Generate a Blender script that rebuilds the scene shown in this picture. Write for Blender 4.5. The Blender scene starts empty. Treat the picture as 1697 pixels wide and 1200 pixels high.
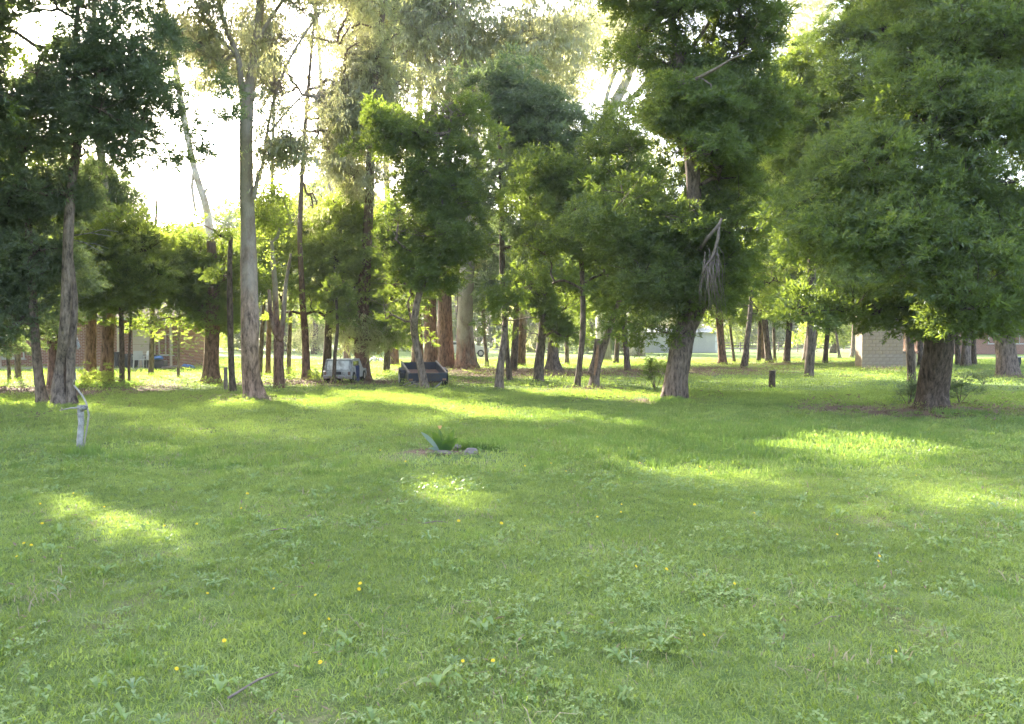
import bpy, math, random
import numpy as np
from mathutils import Vector, noise

random.seed(7)
RNG = np.random.default_rng(7)
scene = bpy.context.scene
COL = scene.collection

# ------------------------------------------------------------------ camera, sky, sun, exposure
F = 1306.6          # focal length in pixels of a 1697 px wide frame
EYE = 1.6
HORIZON = 562.0
PITCH = math.atan((600 - HORIZON) / F)
cam_data = bpy.data.cameras.new("camera")
cam_data.sensor_width = 36
cam_data.lens = 36 * F / 1697
cam_data.clip_start = 0.1
cam_data.clip_end = 2000
cam = bpy.data.objects.new("camera", cam_data)
COL.objects.link(cam)
cam.location = (0, 0, EYE)
cam.rotation_euler = (math.pi / 2 - PITCH, 0, 0)
scene.camera = cam

SUN_EL = math.radians(31)
SUN_AZ = math.radians(-33)
SUN = Vector((math.sin(SUN_AZ) * math.cos(SUN_EL), math.cos(SUN_AZ) * math.cos(SUN_EL), math.sin(SUN_EL)))

world = bpy.data.worlds.new("World")
scene.world = world
world.use_nodes = True
wn = world.node_tree
sky = wn.nodes.new('ShaderNodeTexSky')
sky.sky_type = 'NISHITA'
sky.sun_disc = False
sky.sun_elevation = SUN_EL
sky.sun_rotation = SUN_AZ
sky.air_density = 1.0
sky.dust_density = 5.0
sky.ozone_density = 1.6
hs = wn.nodes.new('ShaderNodeHueSaturation')      # thin bright cloud: a paler sky than clear blue
hs.inputs['Saturation'].default_value = .85
wn.links.new(sky.outputs[0], hs.inputs['Color'])
wn.links.new(hs.outputs[0], wn.nodes['Background'].inputs[0])
wn.nodes['Background'].inputs[1].default_value = 0.15

sl = bpy.data.lights.new("sun", 'SUN')
sl.energy = 4.1
sl.angle = math.radians(0.55)
sl.color = (1.0, 0.93, 0.80)
sun = bpy.data.objects.new("sun", sl)
COL.objects.link(sun)
sun.rotation_euler = (-SUN).to_track_quat('-Z', 'Y').to_euler()

vs = scene.view_settings
vs.view_transform = 'Standard'
vs.look = 'None'
vs.exposure = 3.0
vs.gamma = 1.0
vs.use_curve_mapping = False
scene.cycles.max_bounces = 7
scene.cycles.diffuse_bounces = 4
scene.cycles.glossy_bounces = 2
scene.cycles.transmission_bounces = 4
scene.cycles.transparent_max_bounces = 4
scene.cycles.use_denoising = True
scene.cycles.caustics_reflective = False
scene.cycles.caustics_refractive = False

# ------------------------------------------------------------------ helpers
CP, SP = math.cos(PITCH), math.sin(PITCH)


def W(px, py, d):
    """world point at ground distance d (world y) seen at pixel px, py of the 1697 px frame"""
    x = (px - 848.5) / F
    u = (600 - py) / F
    fy = CP + u * SP
    fz = -SP + u * CP
    s = d / fy
    return Vector((x * s, d, EYE + fz * s))


def gd(py):
    """distance at which flat ground is seen at pixel row py"""
    u = (600 - py) / F
    return -EYE / (-SP + u * CP) * (CP + u * SP)


def to_px(p):
    """numpy: world (n,3) to pixel coordinates"""
    y = p[:, 1]
    z = p[:, 2] - EYE
    fwd = y * CP - z * SP
    up = y * SP + z * CP
    ok = fwd > 0.3
    f = np.where(ok, fwd, 1)
    return np.where(ok, 848.5 + F * p[:, 0] / f, -9e3), np.where(ok, 600 - F * up / f, 9e3)


def gz(x, y):
    return 0.035 * math.sin(x * 0.31 + 1.3) * math.cos(y * 0.23) + 0.02 * math.sin(x * 0.9 + y * 0.7)


def gza(x, y):
    return 0.035 * np.sin(x * 0.31 + 1.3) * np.cos(y * 0.23) + 0.02 * np.sin(x * 0.9 + y * 0.7)


def G(px, py):
    d = gd(py)
    p = W(px, py, d)
    p.z = gz(p.x, p.y)
    return p


def tag(o, label=None, cat=None, group=None, kind=None):
    if label: o['label'] = label
    if cat: o['category'] = cat
    if group: o['group'] = group
    if kind: o['kind'] = kind
    return o


def empty(name, loc, rz=0.0):
    o = bpy.data.objects.new(name, None)
    o.empty_display_size = 0.2
    o.location = loc
    o.rotation_euler = (0, 0, rz)
    COL.objects.link(o)
    return o


class MB:
    """collects verts and faces (several material slots) for one mesh"""
    def __init__(self):
        self.v, self.f, self.m = [], [], []

    def add(self, vs_, fs_, mi=0):
        b = len(self.v)
        self.v.extend([tuple(v) for v in vs_])
        self.f.extend([tuple(b + i for i in f) for f in fs_])
        self.m.extend([mi] * len(fs_))
        return self

    def box(self, c, s, rz=0.0, mi=0, rx=0.0, bev=0.0):
        hx, hy, hz = s[0] / 2, s[1] / 2, s[2] / 2
        if bev > 0:
            b = min(bev, hx * .9, hy * .9, hz * .9)
            pts = []
            for sz in (-1, 1):
                for (ax, ay) in ((hx - b, hy), (hx, hy - b), (hx, -hy + b), (hx - b, -hy), (-hx + b, -hy), (-hx, -hy + b), (-hx, hy - b), (-hx + b, hy)):
                    pts.append((ax, ay, sz * (hz - b)))
            for sz in (-1, 1):
                for (ax, ay) in ((hx - b, hy - b), (hx - b, -hy + b), (-hx + b, -hy + b), (-hx + b, hy - b)):
                    pts.append((ax, ay, sz * hz))
            fs_ = [(i, i + 8, (i + 1) % 8 + 8, (i + 1) % 8) for i in range(8)]
            T, B = 20, 16
            fs_ += [(20, 23, 22, 21)[::-1], (16, 17, 18, 19)[::-1]]
            for (q, e) in ((20, 8), (16, 0)):
                c4 = [q, q + 1, q + 2, q + 3]
                prs = [(0, 1), (2, 3), (4, 5), (6, 7)]
                for k in range(4):
                    a, b_ = prs[k]
                    fs_.append((c4[k], e + a, e + b_))
                    fs_.append((c4[k], e + b_, e + prs[(k + 1) % 4][0], c4[(k + 1) % 4]))
        else:
            pts = [(x, y, z) for z in (-hz, hz) for (x, y) in ((-hx, -hy), (hx, -hy), (hx, hy), (-hx, hy))]
            fs_ = [(0, 3, 2, 1), (4, 5, 6, 7), (0, 1, 5, 4), (1, 2, 6, 5), (2, 3, 7, 6), (3, 0, 4, 7)]
        cr, sr, cx, sx = math.cos(rz), math.sin(rz), math.cos(rx), math.sin(rx)
        out = []
        for (x, y, z) in pts:
            y, z = y * cx - z * sx, y * sx + z * cx
            out.append((c[0] + x * cr - y * sr, c[1] + x * sr + y * cr, c[2] + z))
        return self.add(out, fs_, mi)

    def tube(self, pts, rad, n=8, mi=0, cap=True, rough=0.0, seed=0.0, flare=None):
        pts = [Vector(p) for p in pts]
        if not hasattr(rad, '__len__'): rad = [rad] * len(pts)
        ring = []
        prev = None
        for i, p in enumerate(pts):
            t = (pts[min(i + 1, len(pts) - 1)] - pts[max(i - 1, 0)])
            if t.length < 1e-6: t = Vector((0, 0, 1))
            t.normalize()
            if prev is None:
                a = Vector((1, 0, 0)) if abs(t.x) < .9 else Vector((0, 1, 0))
                u = (a - t * a.dot(t)).normalized()
            else:
                u = (prev - t * prev.dot(t)).normalized()
            prev = u
            w = t.cross(u)
            r = []
            for k in range(n):
                an = 2 * math.pi * k / n
                rr = rad[i]
                if rough:
                    rr *= 1 + rough * (noise.noise(Vector((math.cos(an) * 2.2 + seed, math.sin(an) * 2.2, p.z * .55)))
                                       + .55 * noise.noise(Vector((math.cos(an) * 6 + seed, math.sin(an) * 6, p.z * 1.6))))
                if flare and flare[i] > 0:
                    rr *= 1 + flare[i] * (.55 + .45 * math.cos(an * 5 + seed * 3) + .2 * math.cos(an * 3 + seed))
                q = p + (u * math.cos(an) + w * math.sin(an)) * rr
                r.append(q)
            ring.append(r)
        vs_ = [q for r in ring for q in r]
        fs_ = []
        for i in range(len(pts) - 1):
            for k in range(n):
                k2 = (k + 1) % n
                fs_.append((i * n + k, i * n + k2, (i + 1) * n + k2, (i + 1) * n + k))
        if cap:
            fs_.append(tuple(range(n))[::-1])
            fs_.append(tuple((len(pts) - 1) * n + k for k in range(n)))
        return self.add(vs_, fs_, mi)

    def build(self, name, mats, parent=None, smooth=False):
        me = bpy.data.meshes.new(name)
        me.from_pydata(self.v, [], self.f)
        if not isinstance(mats, (list, tuple)): mats = [mats]
        for m in mats: me.materials.append(m)
        if any(self.m): me.polygons.foreach_set('material_index', self.m)
        if smooth: me.polygons.foreach_set('use_smooth', [True] * len(self.f))
        me.update()
        o = bpy.data.objects.new(name, me)
        COL.objects.link(o)
        if parent: o.parent = parent
        return o


# ------------------------------------------------------------------ materials
def nodes_of(name):
    m = bpy.data.materials.new(name)
    m.use_nodes = True
    nt = m.node_tree
    nt.nodes.clear()
    out = nt.nodes.new('ShaderNodeOutputMaterial')
    return m, nt, out


def N(nt, t, **kw):
    n = nt.nodes.new(t)
    for k, v in kw.items(): setattr(n, k, v)
    return n


def ramp(nt, fac, stops):
    r = nt.nodes.new('ShaderNodeValToRGB')
    e = r.color_ramp.elements
    while len(e) < len(stops): e.new(.5)
    for k, (p, c) in enumerate(stops):
        e[k].position = p
        e[k].color = (*c, 1)
    nt.links.new(fac, r.inputs[0])
    return r.outputs[0]


def noise_tex(nt, scale, detail=4, coord=None, rough=.6, stretch=None):
    n = nt.nodes.new('ShaderNodeTexNoise')
    n.inputs['Scale'].default_value = scale
    n.inputs['Detail'].default_value = detail
    n.inputs['Roughness'].default_value = rough
    tc = nt.nodes.new('ShaderNodeTexCoord')
    src = tc.outputs[coord or 'Object']
    if stretch:
        mp = nt.nodes.new('ShaderNodeMapping')
        mp.inputs['Scale'].default_value = stretch
        nt.links.new(src, mp.inputs[0])
        src = mp.outputs[0]
    nt.links.new(src, n.inputs['Vector'])
    return n.outputs['Fac']


def mixc(nt, f, a, b):
    m = nt.nodes.new('ShaderNodeMix')
    m.data_type = 'RGBA'
    if hasattr(f, 'is_linked'): nt.links.new(f, m.inputs[0])
    else: m.inputs[0].default_value = f
    for s, v in ((m.inputs[6], a), (m.inputs[7], b)):
        if hasattr(v, 'is_linked'): nt.links.new(v, s)
        else: s.default_value = (*v, 1)
    return m.outputs[2]


def leaf_mat(name, dark, light, trans, gloss=.06, rough=.4, tmix=.5):
    """thin leaf: diffuse + light coming through + a little shine; 'tint' varies from clump to clump"""
    m, nt, out = nodes_of(name)
    at = N(nt, 'ShaderNodeAttribute', attribute_type='INSTANCER', attribute_name='tint')
    ge = N(nt, 'ShaderNodeAttribute', attribute_type='GEOMETRY', attribute_name='leafrand')
    ad = N(nt, 'ShaderNodeMath', operation='ADD')
    nt.links.new(at.outputs['Fac'], ad.inputs[0]); nt.links.new(ge.outputs['Fac'], ad.inputs[1])
    ha = N(nt, 'ShaderNodeMath', operation='MULTIPLY'); ha.inputs[1].default_value = .5
    nt.links.new(ad.outputs[0], ha.inputs[0])
    c = mixc(nt, ha.outputs[0], dark, light)
    br = N(nt, 'ShaderNodeMath', operation='MULTIPLY_ADD'); br.inputs[1].default_value = .7; br.inputs[2].default_value = .65
    nt.links.new(ha.outputs[0], br.inputs[0])
    tc = N(nt, 'ShaderNodeVectorMath', operation='SCALE'); tc.inputs[0].default_value = trans
    nt.links.new(br.outputs[0], tc.inputs['Scale'])
    d = N(nt, 'ShaderNodeBsdfDiffuse'); nt.links.new(c, d.inputs[0])
    t = N(nt, 'ShaderNodeBsdfTranslucent'); nt.links.new(tc.outputs[0], t.inputs[0])
    g = N(nt, 'ShaderNodeBsdfGlossy'); g.inputs['Roughness'].default_value = rough; g.inputs[0].default_value = (1, 1, 1, 1)
    m1 = N(nt, 'ShaderNodeMixShader'); m1.inputs[0].default_value = tmix
    nt.links.new(d.outputs[0], m1.inputs[1]); nt.links.new(t.outputs[0], m1.inputs[2])
    m2 = N(nt, 'ShaderNodeMixShader'); m2.inputs[0].default_value = gloss
    nt.links.new(m1.outputs[0], m2.inputs[1]); nt.links.new(g.outputs[0], m2.inputs[2])
    nt.links.new(m2.outputs[0], out.inputs[0])
    return m


def bark_mat(name, low, high, z_switch, zw=1.2, furrow=9, bump=.5, patch=(.2, .14, .1)):
    m, nt, out = nodes_of(name)
    ge = N(nt, 'ShaderNodeNewGeometry')
    sx = N(nt, 'ShaderNodeSeparateXYZ'); nt.links.new(ge.outputs['Position'], sx.inputs[0])
    n1 = noise_tex(nt, furrow * 1.5, 7, stretch=(1, 1, .28), rough=.7)
    n2 = noise_tex(nt, 2.2, 4, stretch=(1, 1, .5))
    n3 = noise_tex(nt, 30, 3, stretch=(1, 1, .35))
    a = N(nt, 'ShaderNodeMath', operation='MULTIPLY_ADD'); a.inputs[1].default_value = 5.0
    nt.links.new(n2, a.inputs[0]); nt.links.new(sx.outputs[2], a.inputs[2])
    mr = N(nt, 'ShaderNodeMapRange'); mr.inputs[1].default_value = z_switch + 2.5 - zw; mr.inputs[2].default_value = z_switch + 2.5 + zw
    nt.links.new(a.outputs[0], mr.inputs[0])
    lo = ramp(nt, n1, [(.36, tuple(x * .3 for x in low)), (.5, low), (.66, tuple(min(1, x * 1.7) for x in low))])
    hi = ramp(nt, n2, [(.38, patch), (.47, high), (.60, tuple(min(1, x * 1.3) for x in high)), (.75, tuple(x * .75 for x in high))])
    hi2 = mixc(nt, .5, hi, ramp(nt, n3, [(.3, tuple(x * .5 for x in high)), (.7, high)]))
    c = mixc(nt, mr.outputs[0], lo, hi2)
    p = N(nt, 'ShaderNodeBsdfPrincipled'); p.inputs['Roughness'].default_value = .9
    p.inputs['Specular IOR Level'].default_value = .2
    nt.links.new(c, p.inputs['Base Color'])
    b = N(nt, 'ShaderNodeBump'); b.inputs['Strength'].default_value = bump; b.inputs['Distance'].default_value = .04
    nt.links.new(n1, b.inputs['Height']); nt.links.new(b.outputs[0], p.inputs['Normal'])
    nt.links.new(p.outputs[0], out.inputs[0])
    return m


def plain_mat(name, c, rough=.6, metal=0.0, var=.25, scale=6, spec=.4, bump=0.0, dirt=None):
    m, nt, out = nodes_of(name)
    n1 = noise_tex(nt, scale, 6)
    col = ramp(nt, n1, [(.3, tuple(x * (1 - var) for x in c)), (.6, c), (.8, tuple(min(1, x * (1 + var * .6)) for x in c))])
    if dirt:
        n2 = noise_tex(nt, scale * .4, 6, rough=.75)
        dm = N(nt, 'ShaderNodeMapRange'); dm.inputs[1].default_value = .5; dm.inputs[2].default_value = .62
        nt.links.new(n2, dm.inputs[0])
        col = mixc(nt, dm.outputs[0], col, dirt)
    p = N(nt, 'ShaderNodeBsdfPrincipled')
    p.inputs['Roughness'].default_value = rough; p.inputs['Metallic'].default_value = metal
    p.inputs['Specular IOR Level'].default_value = spec
    nt.links.new(col, p.inputs['Base Color'])
    if bump:
        b = N(nt, 'ShaderNodeBump'); b.inputs['Strength'].default_value = bump; b.inputs['Distance'].default_value = .02
        nt.links.new(n1, b.inputs['Height']); nt.links.new(b.outputs[0], p.inputs['Normal'])
    nt.links.new(p.outputs[0], out.inputs[0])
    return m


M = {}
M['wattle'] = leaf_mat('wattle_leaf', (.042, .074, .028), (.095, .138, .042), (.36, .47, .05), .035, .45, .42)
M['wattle_blue'] = leaf_mat('wattle_leaf_blue', (.070, .100, .060), (.125, .165, .088), (.30, .40, .10), .05, .45, .36)
M['wattle_yellow'] = leaf_mat('wattle_leaf_yellow', (.07, .115, .03), (.13, .18, .045), (.45, .55, .06), .05, .45, .5)
M['gum'] = leaf_mat('gum_leaf', (.13, .155, .075), (.24, .25, .12), (.72, .70, .30), .08, .35, .5)
M['gum_far'] = leaf_mat('gum_leaf_far', (.13, .155, .075), (.24, .25, .12), (.70, .70, .26), .06, .4, .5)
M['grass'] = leaf_mat('grass_blade', (.112, .168, .048), (.305, .350, .150), (.34, .46, .05), .02, .5, .45)
M['grass_long'] = leaf_mat('grass_blade_long', (.070, .150, .045), (.125, .20, .07), (.34, .50, .07), .02, .5, .45)
M['straw'] = leaf_mat('dry_grass', (.25, .21, .12), (.42, .37, .24), (.35, .30, .15), .02, .6, .3)
M['weed'] = leaf_mat('weed_leaf', (.135, .215, .055), (.26, .335, .125), (.32, .46, .07), .03, .4, .35)
M['weed_pale'] = leaf_mat('weed_leaf_pale', (.15, .23, .08), (.23, .31, .12), (.30, .45, .12), .05, .35, .35)
M['litter'] = leaf_mat('leaf_litter', (.13, .09, .055), (.28, .21, .135), (.1, .06, .03), .02, .6, .15)

M['bark_dark'] = bark_mat('bark_dark', (.105, .078, .058), (.14, .115, .095), 20, furrow=11, bump=.8)
M['bark_grey'] = bark_mat('bark_grey', (.18, .137, .108), (.23, .20, .17), 9, furrow=9, bump=.6)
M['bark_mid'] = bark_mat('bark_mid', (.14, .108, .085), (.18, .15, .12), 12, furrow=9, bump=.7)
M['bark_gum_main'] = bark_mat('bark_gum_main', (.24, .165, .12), (.33, .275, .215), 3.0, 1.2, furrow=8, bump=.45, patch=(.23, .165, .12))
M['bark_gum_big'] = bark_mat('bark_gum_big', (.22, .125, .08), (.36, .32, .25), 1.3, 1.0, furrow=7, bump=.5, patch=(.2, .17, .14))
M['bark_red'] = bark_mat('bark_red', (.165, .10, .068), (.22, .16, .12), 5, 2, furrow=8, bump=.6)
M['bark_redpale'] = bark_mat('bark_redpale', (.17, .10, .07), (.36, .32, .25), 3.0, 1, furrow=8, bump=.5)
M['bark_pale'] = bark_mat('bark_pale', (.36, .31, .25), (.46, .42, .36), 1.0, 1, furrow=5, bump=.3)
M['deadwood'] = plain_mat('dead_wood', (.25, .20, .165), .9, var=.45, scale=14, spec=.1, bump=.4)
M['greywood'] = plain_mat('weathered_wood', (.40, .38, .35), .9, var=.55, scale=11, spec=.1, bump=.5, dirt=(.13, .12, .11))
M['heartwood'] = plain_mat('split_heartwood', (.36, .22, .14), .9, var=.4, scale=10, spec=.1, bump=.5)
M['palestick'] = plain_mat('pale_bare_stick', (.36, .33, .28), .8, var=.3, scale=12, spec=.1)


# ------------------------------------------------------------------ where sun reaches the lawn (holes the crowns must leave)
PATCH = [  # cx, cy, rx, ry, slope, chance that a clump in the way is kept
    (165, 862, 88, 15, .28, .0), (255, 900, 30, 7, .25, .0), (745, 818, 50, 13, .12, .0), (690, 664, 140, 8, .075, .0), (880, 687, 110, 7, .03, .0),
    (1010, 655, 120, 7, .05, .05), (1440, 742, 150, 9, .07, .0), (1180, 790, 150, 5, .12, .15), (1380, 858, 120, 7, .12, .25),
    (1640, 832, 80, 5, .1, .2), (480, 668, 70, 5, .08, .05), (1150, 597, 330, 6.5, 0, .0), (1330, 578, 420, 7, 0, .0), (650, 605, 40, 7, 0, .0),
    (640, 592, 60, 6, 0, .05), (40, 633, 50, 14, 0, .0), (170, 636, 70, 6, .1, .05), (270, 636, 90, 9, 0, .15), (1290, 633, 150, 4, .02, .15), (1500, 616, 180, 6, .0, .2),
    (1150, 600, 110, 5, 0, 0), (840, 605, 200, 5, 0, .1), (900, 650, 170, 3.5, .1, .2), (520, 634, 70, 4, 0, .1), (200, 610, 180, 4, 0, .1), (1620, 640, 90, 4, 0, .2),
    (620, 700, 90, 3, .1, .5), (400, 715, 90, 2.5, .1, .6), (110, 745, 80, 3, .1, .6),
]


LIT = [  # crown sides the low sun reaches: px, py, distance, radius
    (1285, 395, 17.0, .8), (1310, 512, 16.2, .5), (1565, 545, 15.0, .6), (1330, 120, 33, 1.5), (890, 320, 25.5, 1.0), (560, 325, 32, 1.6), (310, 570, 44, 1.6), (640, 190, 25, 1.1),
    (165, 640, 27, .9), (1490, 180, 16.4, .5)]


_fr = random.Random(12)
for _p in list(PATCH):
    if _p[2] >= 70 and _p[1] > 640:
        for _k in range(3):
            PATCH.append((_p[0] + _fr.uniform(-1.5, 1.5) * _p[2], _p[1] + _fr.uniform(-2.2, 2.2) * _p[3] + _p[4] * 20, _p[2] * _fr.uniform(.12, .3), _p[3] * _fr.uniform(.3, .5), .1, .05 if _p[1] < 700 else .55))


def carve(p, rng, rad):
    """True for clumps that may stay: those whose shadow does not fall on a sunny streak of the lawn"""
    s = np.array(SUN)
    t = p[:, 2] / s[2]
    g = p - t[:, None] * s[None, :]
    g[:, 2] = 0
    x, y = to_px(g)
    keep = np.ones(len(p), bool)
    for lx, ly, ld, lr in LIT:
        v = p - np.array(W(lx, ly, ld))
        t_ = v @ s
        perp = np.linalg.norm(v - t_[:, None] * s, axis=1)
        keep &= ~((t_ > lr * 1.1) & (perp < lr + rad * .2))
    r = rng.random(len(p))
    gy = np.maximum(g[:, 1], 1)
    ex, ey = 1.0 * rad * F / gy, 1.5 * rad * EYE * F / gy ** 2
    for cx, cy, rx, ry, sl_, k in PATCH:
        inside = ((x - cx) / (rx + ex)) ** 2 + ((y - cy - (x - cx) * sl_) / (ry + ey)) ** 2 < 1
        keep &= ~(inside & (r >= k) & (g[:, 1] > 1))
    return keep


# ------------------------------------------------------------------ foliage clumps (instanced on the crown's own points)
def leaf_quads(base, d, side, L, Wd, bend=0.0):
    """diamond leaves: arrays of base points, directions, sideways vectors"""
    n = len(base)
    mid = base + d * (L * .45)[:, None]
    tip = base + d * L[:, None]
    tip[:, 2] -= bend * L
    a = mid + side * (Wd / 2)[:, None]
    b = mid - side * (Wd / 2)[:, None]
    v = np.stack([base, a, tip, b], 1).reshape(-1, 3)
    f = np.arange(n * 4).reshape(n, 4)
    return v, f


def unit(a):
    return a / np.maximum(np.linalg.norm(a, axis=1, keepdims=True), 1e-9)


def tmpl_wattle(rng, n=120, L=.30, Wd=.075, stems=9):
    sd = rng.normal(size=(stems, 3)); sd[:, 2] = np.abs(sd[:, 2]) * .9 + .15
    sd = unit(sd) * rng.uniform(.65, 1.0, (stems, 1))
    sd[:, 2] *= .75
    k = rng.integers(0, stems, n)
    t = rng.uniform(.15, 1.0, n) ** .8
    base = sd[k] * t[:, None] + rng.normal(size=(n, 3)) * .04
    d = unit(unit(sd[k]) * .9 + rng.normal(size=(n, 3)) * .55)
    side = unit(np.cross(d, rng.normal(size=(n, 3))))
    return leaf_quads(base, d, side, rng.uniform(.7, 1.2, n) * L, rng.uniform(.7, 1.2, n) * Wd)


def tmpl_gum(rng, n=46, L=.34, Wd=.075, stems=7):
    sd = rng.normal(size=(stems, 3)); sd[:, 2] = sd[:, 2] * .5
    sd = unit(sd) * rng.uniform(.6, 1.0, (stems, 1))
    k = rng.integers(0, stems, n)
    t = rng.uniform(.2, 1.0, n)
    base = sd[k] * t[:, None] + rng.normal(size=(n, 3)) * .05
    base[:, 2] -= .35 * t ** 2
    d = unit(np.stack([rng.normal(size=n) * .45, rng.normal(size=n) * .45, -np.ones(n)], 1) + sd[k] * .3)
    side = unit(np.cross(d, rng.normal(size=(n, 3))))
    return leaf_quads(base, d, side, rng.uniform(.6, 1.2, n) * L, rng.uniform(.7, 1.2, n) * Wd)


def tmpl_broad(rng, n=90, L=.22, Wd=.15):
    base = rng.normal(size=(n, 3)); base = unit(base) * (rng.random((n, 1)) ** .4)
    d = unit(base + rng.normal(size=(n, 3)) * .6)
    side = unit(np.cross(d, rng.normal(size=(n, 3))))
    return leaf_quads(base, d, side, rng.uniform(.6, 1.2, n) * L, rng.uniform(.7, 1.2, n) * Wd)


def tmpl_grass(rng, n=200, R=1.0, h=(.15, .4), w=.02, lean=.5, flat=False):
    """blades: a quad and a pointed top, bending over"""
    r = R * np.sqrt(rng.random(n)); a = rng.random(n) * 2 * np.pi
    b = np.stack([r * np.cos(a), r * np.sin(a), np.zeros(n)], 1)
    H = rng.uniform(h[0], h[1], n)
    la = rng.random(n) * 2 * np.pi
    ld = np.stack([np.cos(la), np.sin(la), np.zeros(n)], 1) * (H * rng.uniform(.1, 1, n) * lean)[:, None]
    sa = rng.random(n) * np.pi
    sv = np.stack([np.cos(sa), np.sin(sa), np.zeros(n)], 1) * (w * rng.uniform(.6, 1.3, n) / 2)[:, None]
    up = np.zeros((n, 3)); up[:, 2] = H
    m = b + up * .6 + ld * .35
    t = b + up * np.maximum(.35, 1 - .3 * lean * rng.random(n))[:, None] + ld
    v = np.stack([b - sv, b + sv, m + sv * .8, m - sv * .8, t], 1).reshape(-1, 3)
    i = np.arange(n) * 5
    f4 = np.stack([i, i + 1, i + 2, i + 3], 1)
    f3 = np.stack([i + 3, i + 2, i + 4], 1)
    return v, [tuple(x) for x in f4.tolist()] + [tuple(x) for x in f3.tolist()]


def tmpl_rosette(rng, n=9, L=.9, Wd=.26, rise=.35):
    """low rosette of oblong leaves: each leaf two quads long with a folded midrib and a tip"""
    V, Fc = [], []
    for k in range(n):
        a = 2 * math.pi * k / n + rng.normal() * .3
        l = L * rng.uniform(.55, 1.05)
        w = Wd * rng.uniform(.7, 1.2)
        el = rise * rng.uniform(.4, 1.8)
        d = np.array([math.cos(a), math.sin(a), 0]); s = np.array([-math.sin(a), math.cos(a), 0])
        prof = [(0, .12), (.35, .7), (.7, 1.0), (.92, .6)]
        b0 = len(V)
        for (t, ww) in prof:
            c = d * l * t + np.array([0, 0, el * l * math.sin(t * 2.4) + .02])
            V += [c + s * w * ww / 2 + np.array([0, 0, .05 * ww]), c, c - s * w * ww / 2 + np.array([0, 0, .05 * ww])]
        V.append(d * l * 1.03 + np.array([0, 0, el * l * math.sin(2.5) - .02]))
        for i in range(3):
            q = b0 + i * 3
            Fc += [(q, q + 1, q + 4, q + 3), (q + 1, q + 2, q + 5, q + 4)]
        q = b0 + 9
        Fc += [(q, q + 1, b0 + 12), (q + 1, q + 2, b0 + 12)]
    return np.array(V), Fc


def tmpl_clover(rng, n=30, R=1.0, s=.115):
    V, Fc = [], []
    for k in range(n):
        r = R * math.sqrt(rng.random()); a = rng.random() * 6.28
        c = np.array([r * math.cos(a), r * math.sin(a), rng.uniform(.1, .4)])
        t0 = rng.random() * 6.28
        til = rng.normal(size=2) * .35
        for j in range(3):
            t = t0 + j * 2.094
            ss = s * rng.uniform(.7, 1.2)
            loc = [(0, 0), (ss * .6 * math.cos(t - .6), ss * .6 * math.sin(t - .6)), (ss * math.cos(t - .3), ss * math.sin(t - .3)), (ss * math.cos(t + .3), ss * math.sin(t + .3)), (ss * .6 * math.cos(t + .6), ss * .6 * math.sin(t + .6))]
            b = len(V)
            for (x, y) in loc: V.append(c + np.array([x, y, x * til[0] + y * til[1]]))
            Fc.append(tuple(range(b, b + 5)))
    return np.array(V), Fc


def tmpl_litter(rng, n=60, L=.12, Wd=.035):
    r = np.sqrt(rng.random(n)); a = rng.random(n) * 6.28
    b = np.stack([r * np.cos(a), r * np.sin(a), rng.uniform(.005, .05, n)], 1)
    an = rng.random(n) * 6.28
    d = np.stack([np.cos(an), np.sin(an), rng.normal(size=n) * .25], 1)
    s = unit(np.cross(d, np.array([0, 0, 1.0]) + rng.normal(size=(n, 3)) * .3))
    return leaf_quads(b, d, s, rng.uniform(.5, 1.3, n) * L, rng.uniform(.6, 1.4, n) * Wd)


NTM = {}


def scatter_group(nt_):
    """geometry nodes: template leaves (attribute tm = 1..n) instanced on the loose points (tm = 0, pick = which template)"""
    if nt_ in NTM: return NTM[nt_]
    g = bpy.data.node_groups.new('clumps_%d' % nt_, 'GeometryNodeTree')
    g.interface.new_socket('Geometry', in_out='INPUT', socket_type='NodeSocketGeometry')
    g.interface.new_socket('Geometry', in_out='OUTPUT', socket_type='NodeSocketGeometry')
    gi = g.nodes.new('NodeGroupInput'); go = g.nodes.new('NodeGroupOutput')
    L = g.links

    def attr(nm, dt):
        a = g.nodes.new('GeometryNodeInputNamedAttribute'); a.data_type = dt; a.inputs[0].default_value = nm
        return a.outputs[0]

    def eq(src, val):
        c = g.nodes.new('FunctionNodeCompare'); c.data_type = 'INT'; c.operation = 'EQUAL'
        L.new(src, c.inputs[2]); c.inputs[3].default_value = val
        return c.outputs[0]
    j = g.nodes.new('GeometryNodeJoinGeometry')
    tm, pk = attr('tm', 'INT'), attr('pick', 'INT')
    s0 = g.nodes.new('GeometryNodeSeparateGeometry'); s0.domain = 'POINT'
    L.new(gi.outputs[0], s0.inputs[0]); L.new(eq(tm, 0), s0.inputs[1])
    for k in range(1, nt_ + 1):
        st = g.nodes.new('GeometryNodeSeparateGeometry'); st.domain = 'POINT'
        L.new(s0.outputs[1], st.inputs[0]); L.new(eq(tm, k), st.inputs[1])
        ip = g.nodes.new('GeometryNodeInstanceOnPoints')
        L.new(s0.outputs[0], ip.inputs['Points']); L.new(eq(pk, k), ip.inputs['Selection'])
        L.new(st.outputs[0], ip.inputs['Instance'])
        er = g.nodes.new('FunctionNodeEulerToRotation'); L.new(attr('rot', 'FLOAT_VECTOR'), er.inputs[0])
        L.new(er.outputs[0], ip.inputs['Rotation']); L.new(attr('scl', 'FLOAT'), ip.inputs['Scale'])
        L.new(ip.outputs[0], j.inputs[0])
    L.new(j.outputs[0], go.inputs[0])
    NTM[nt_] = g
    return g


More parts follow.
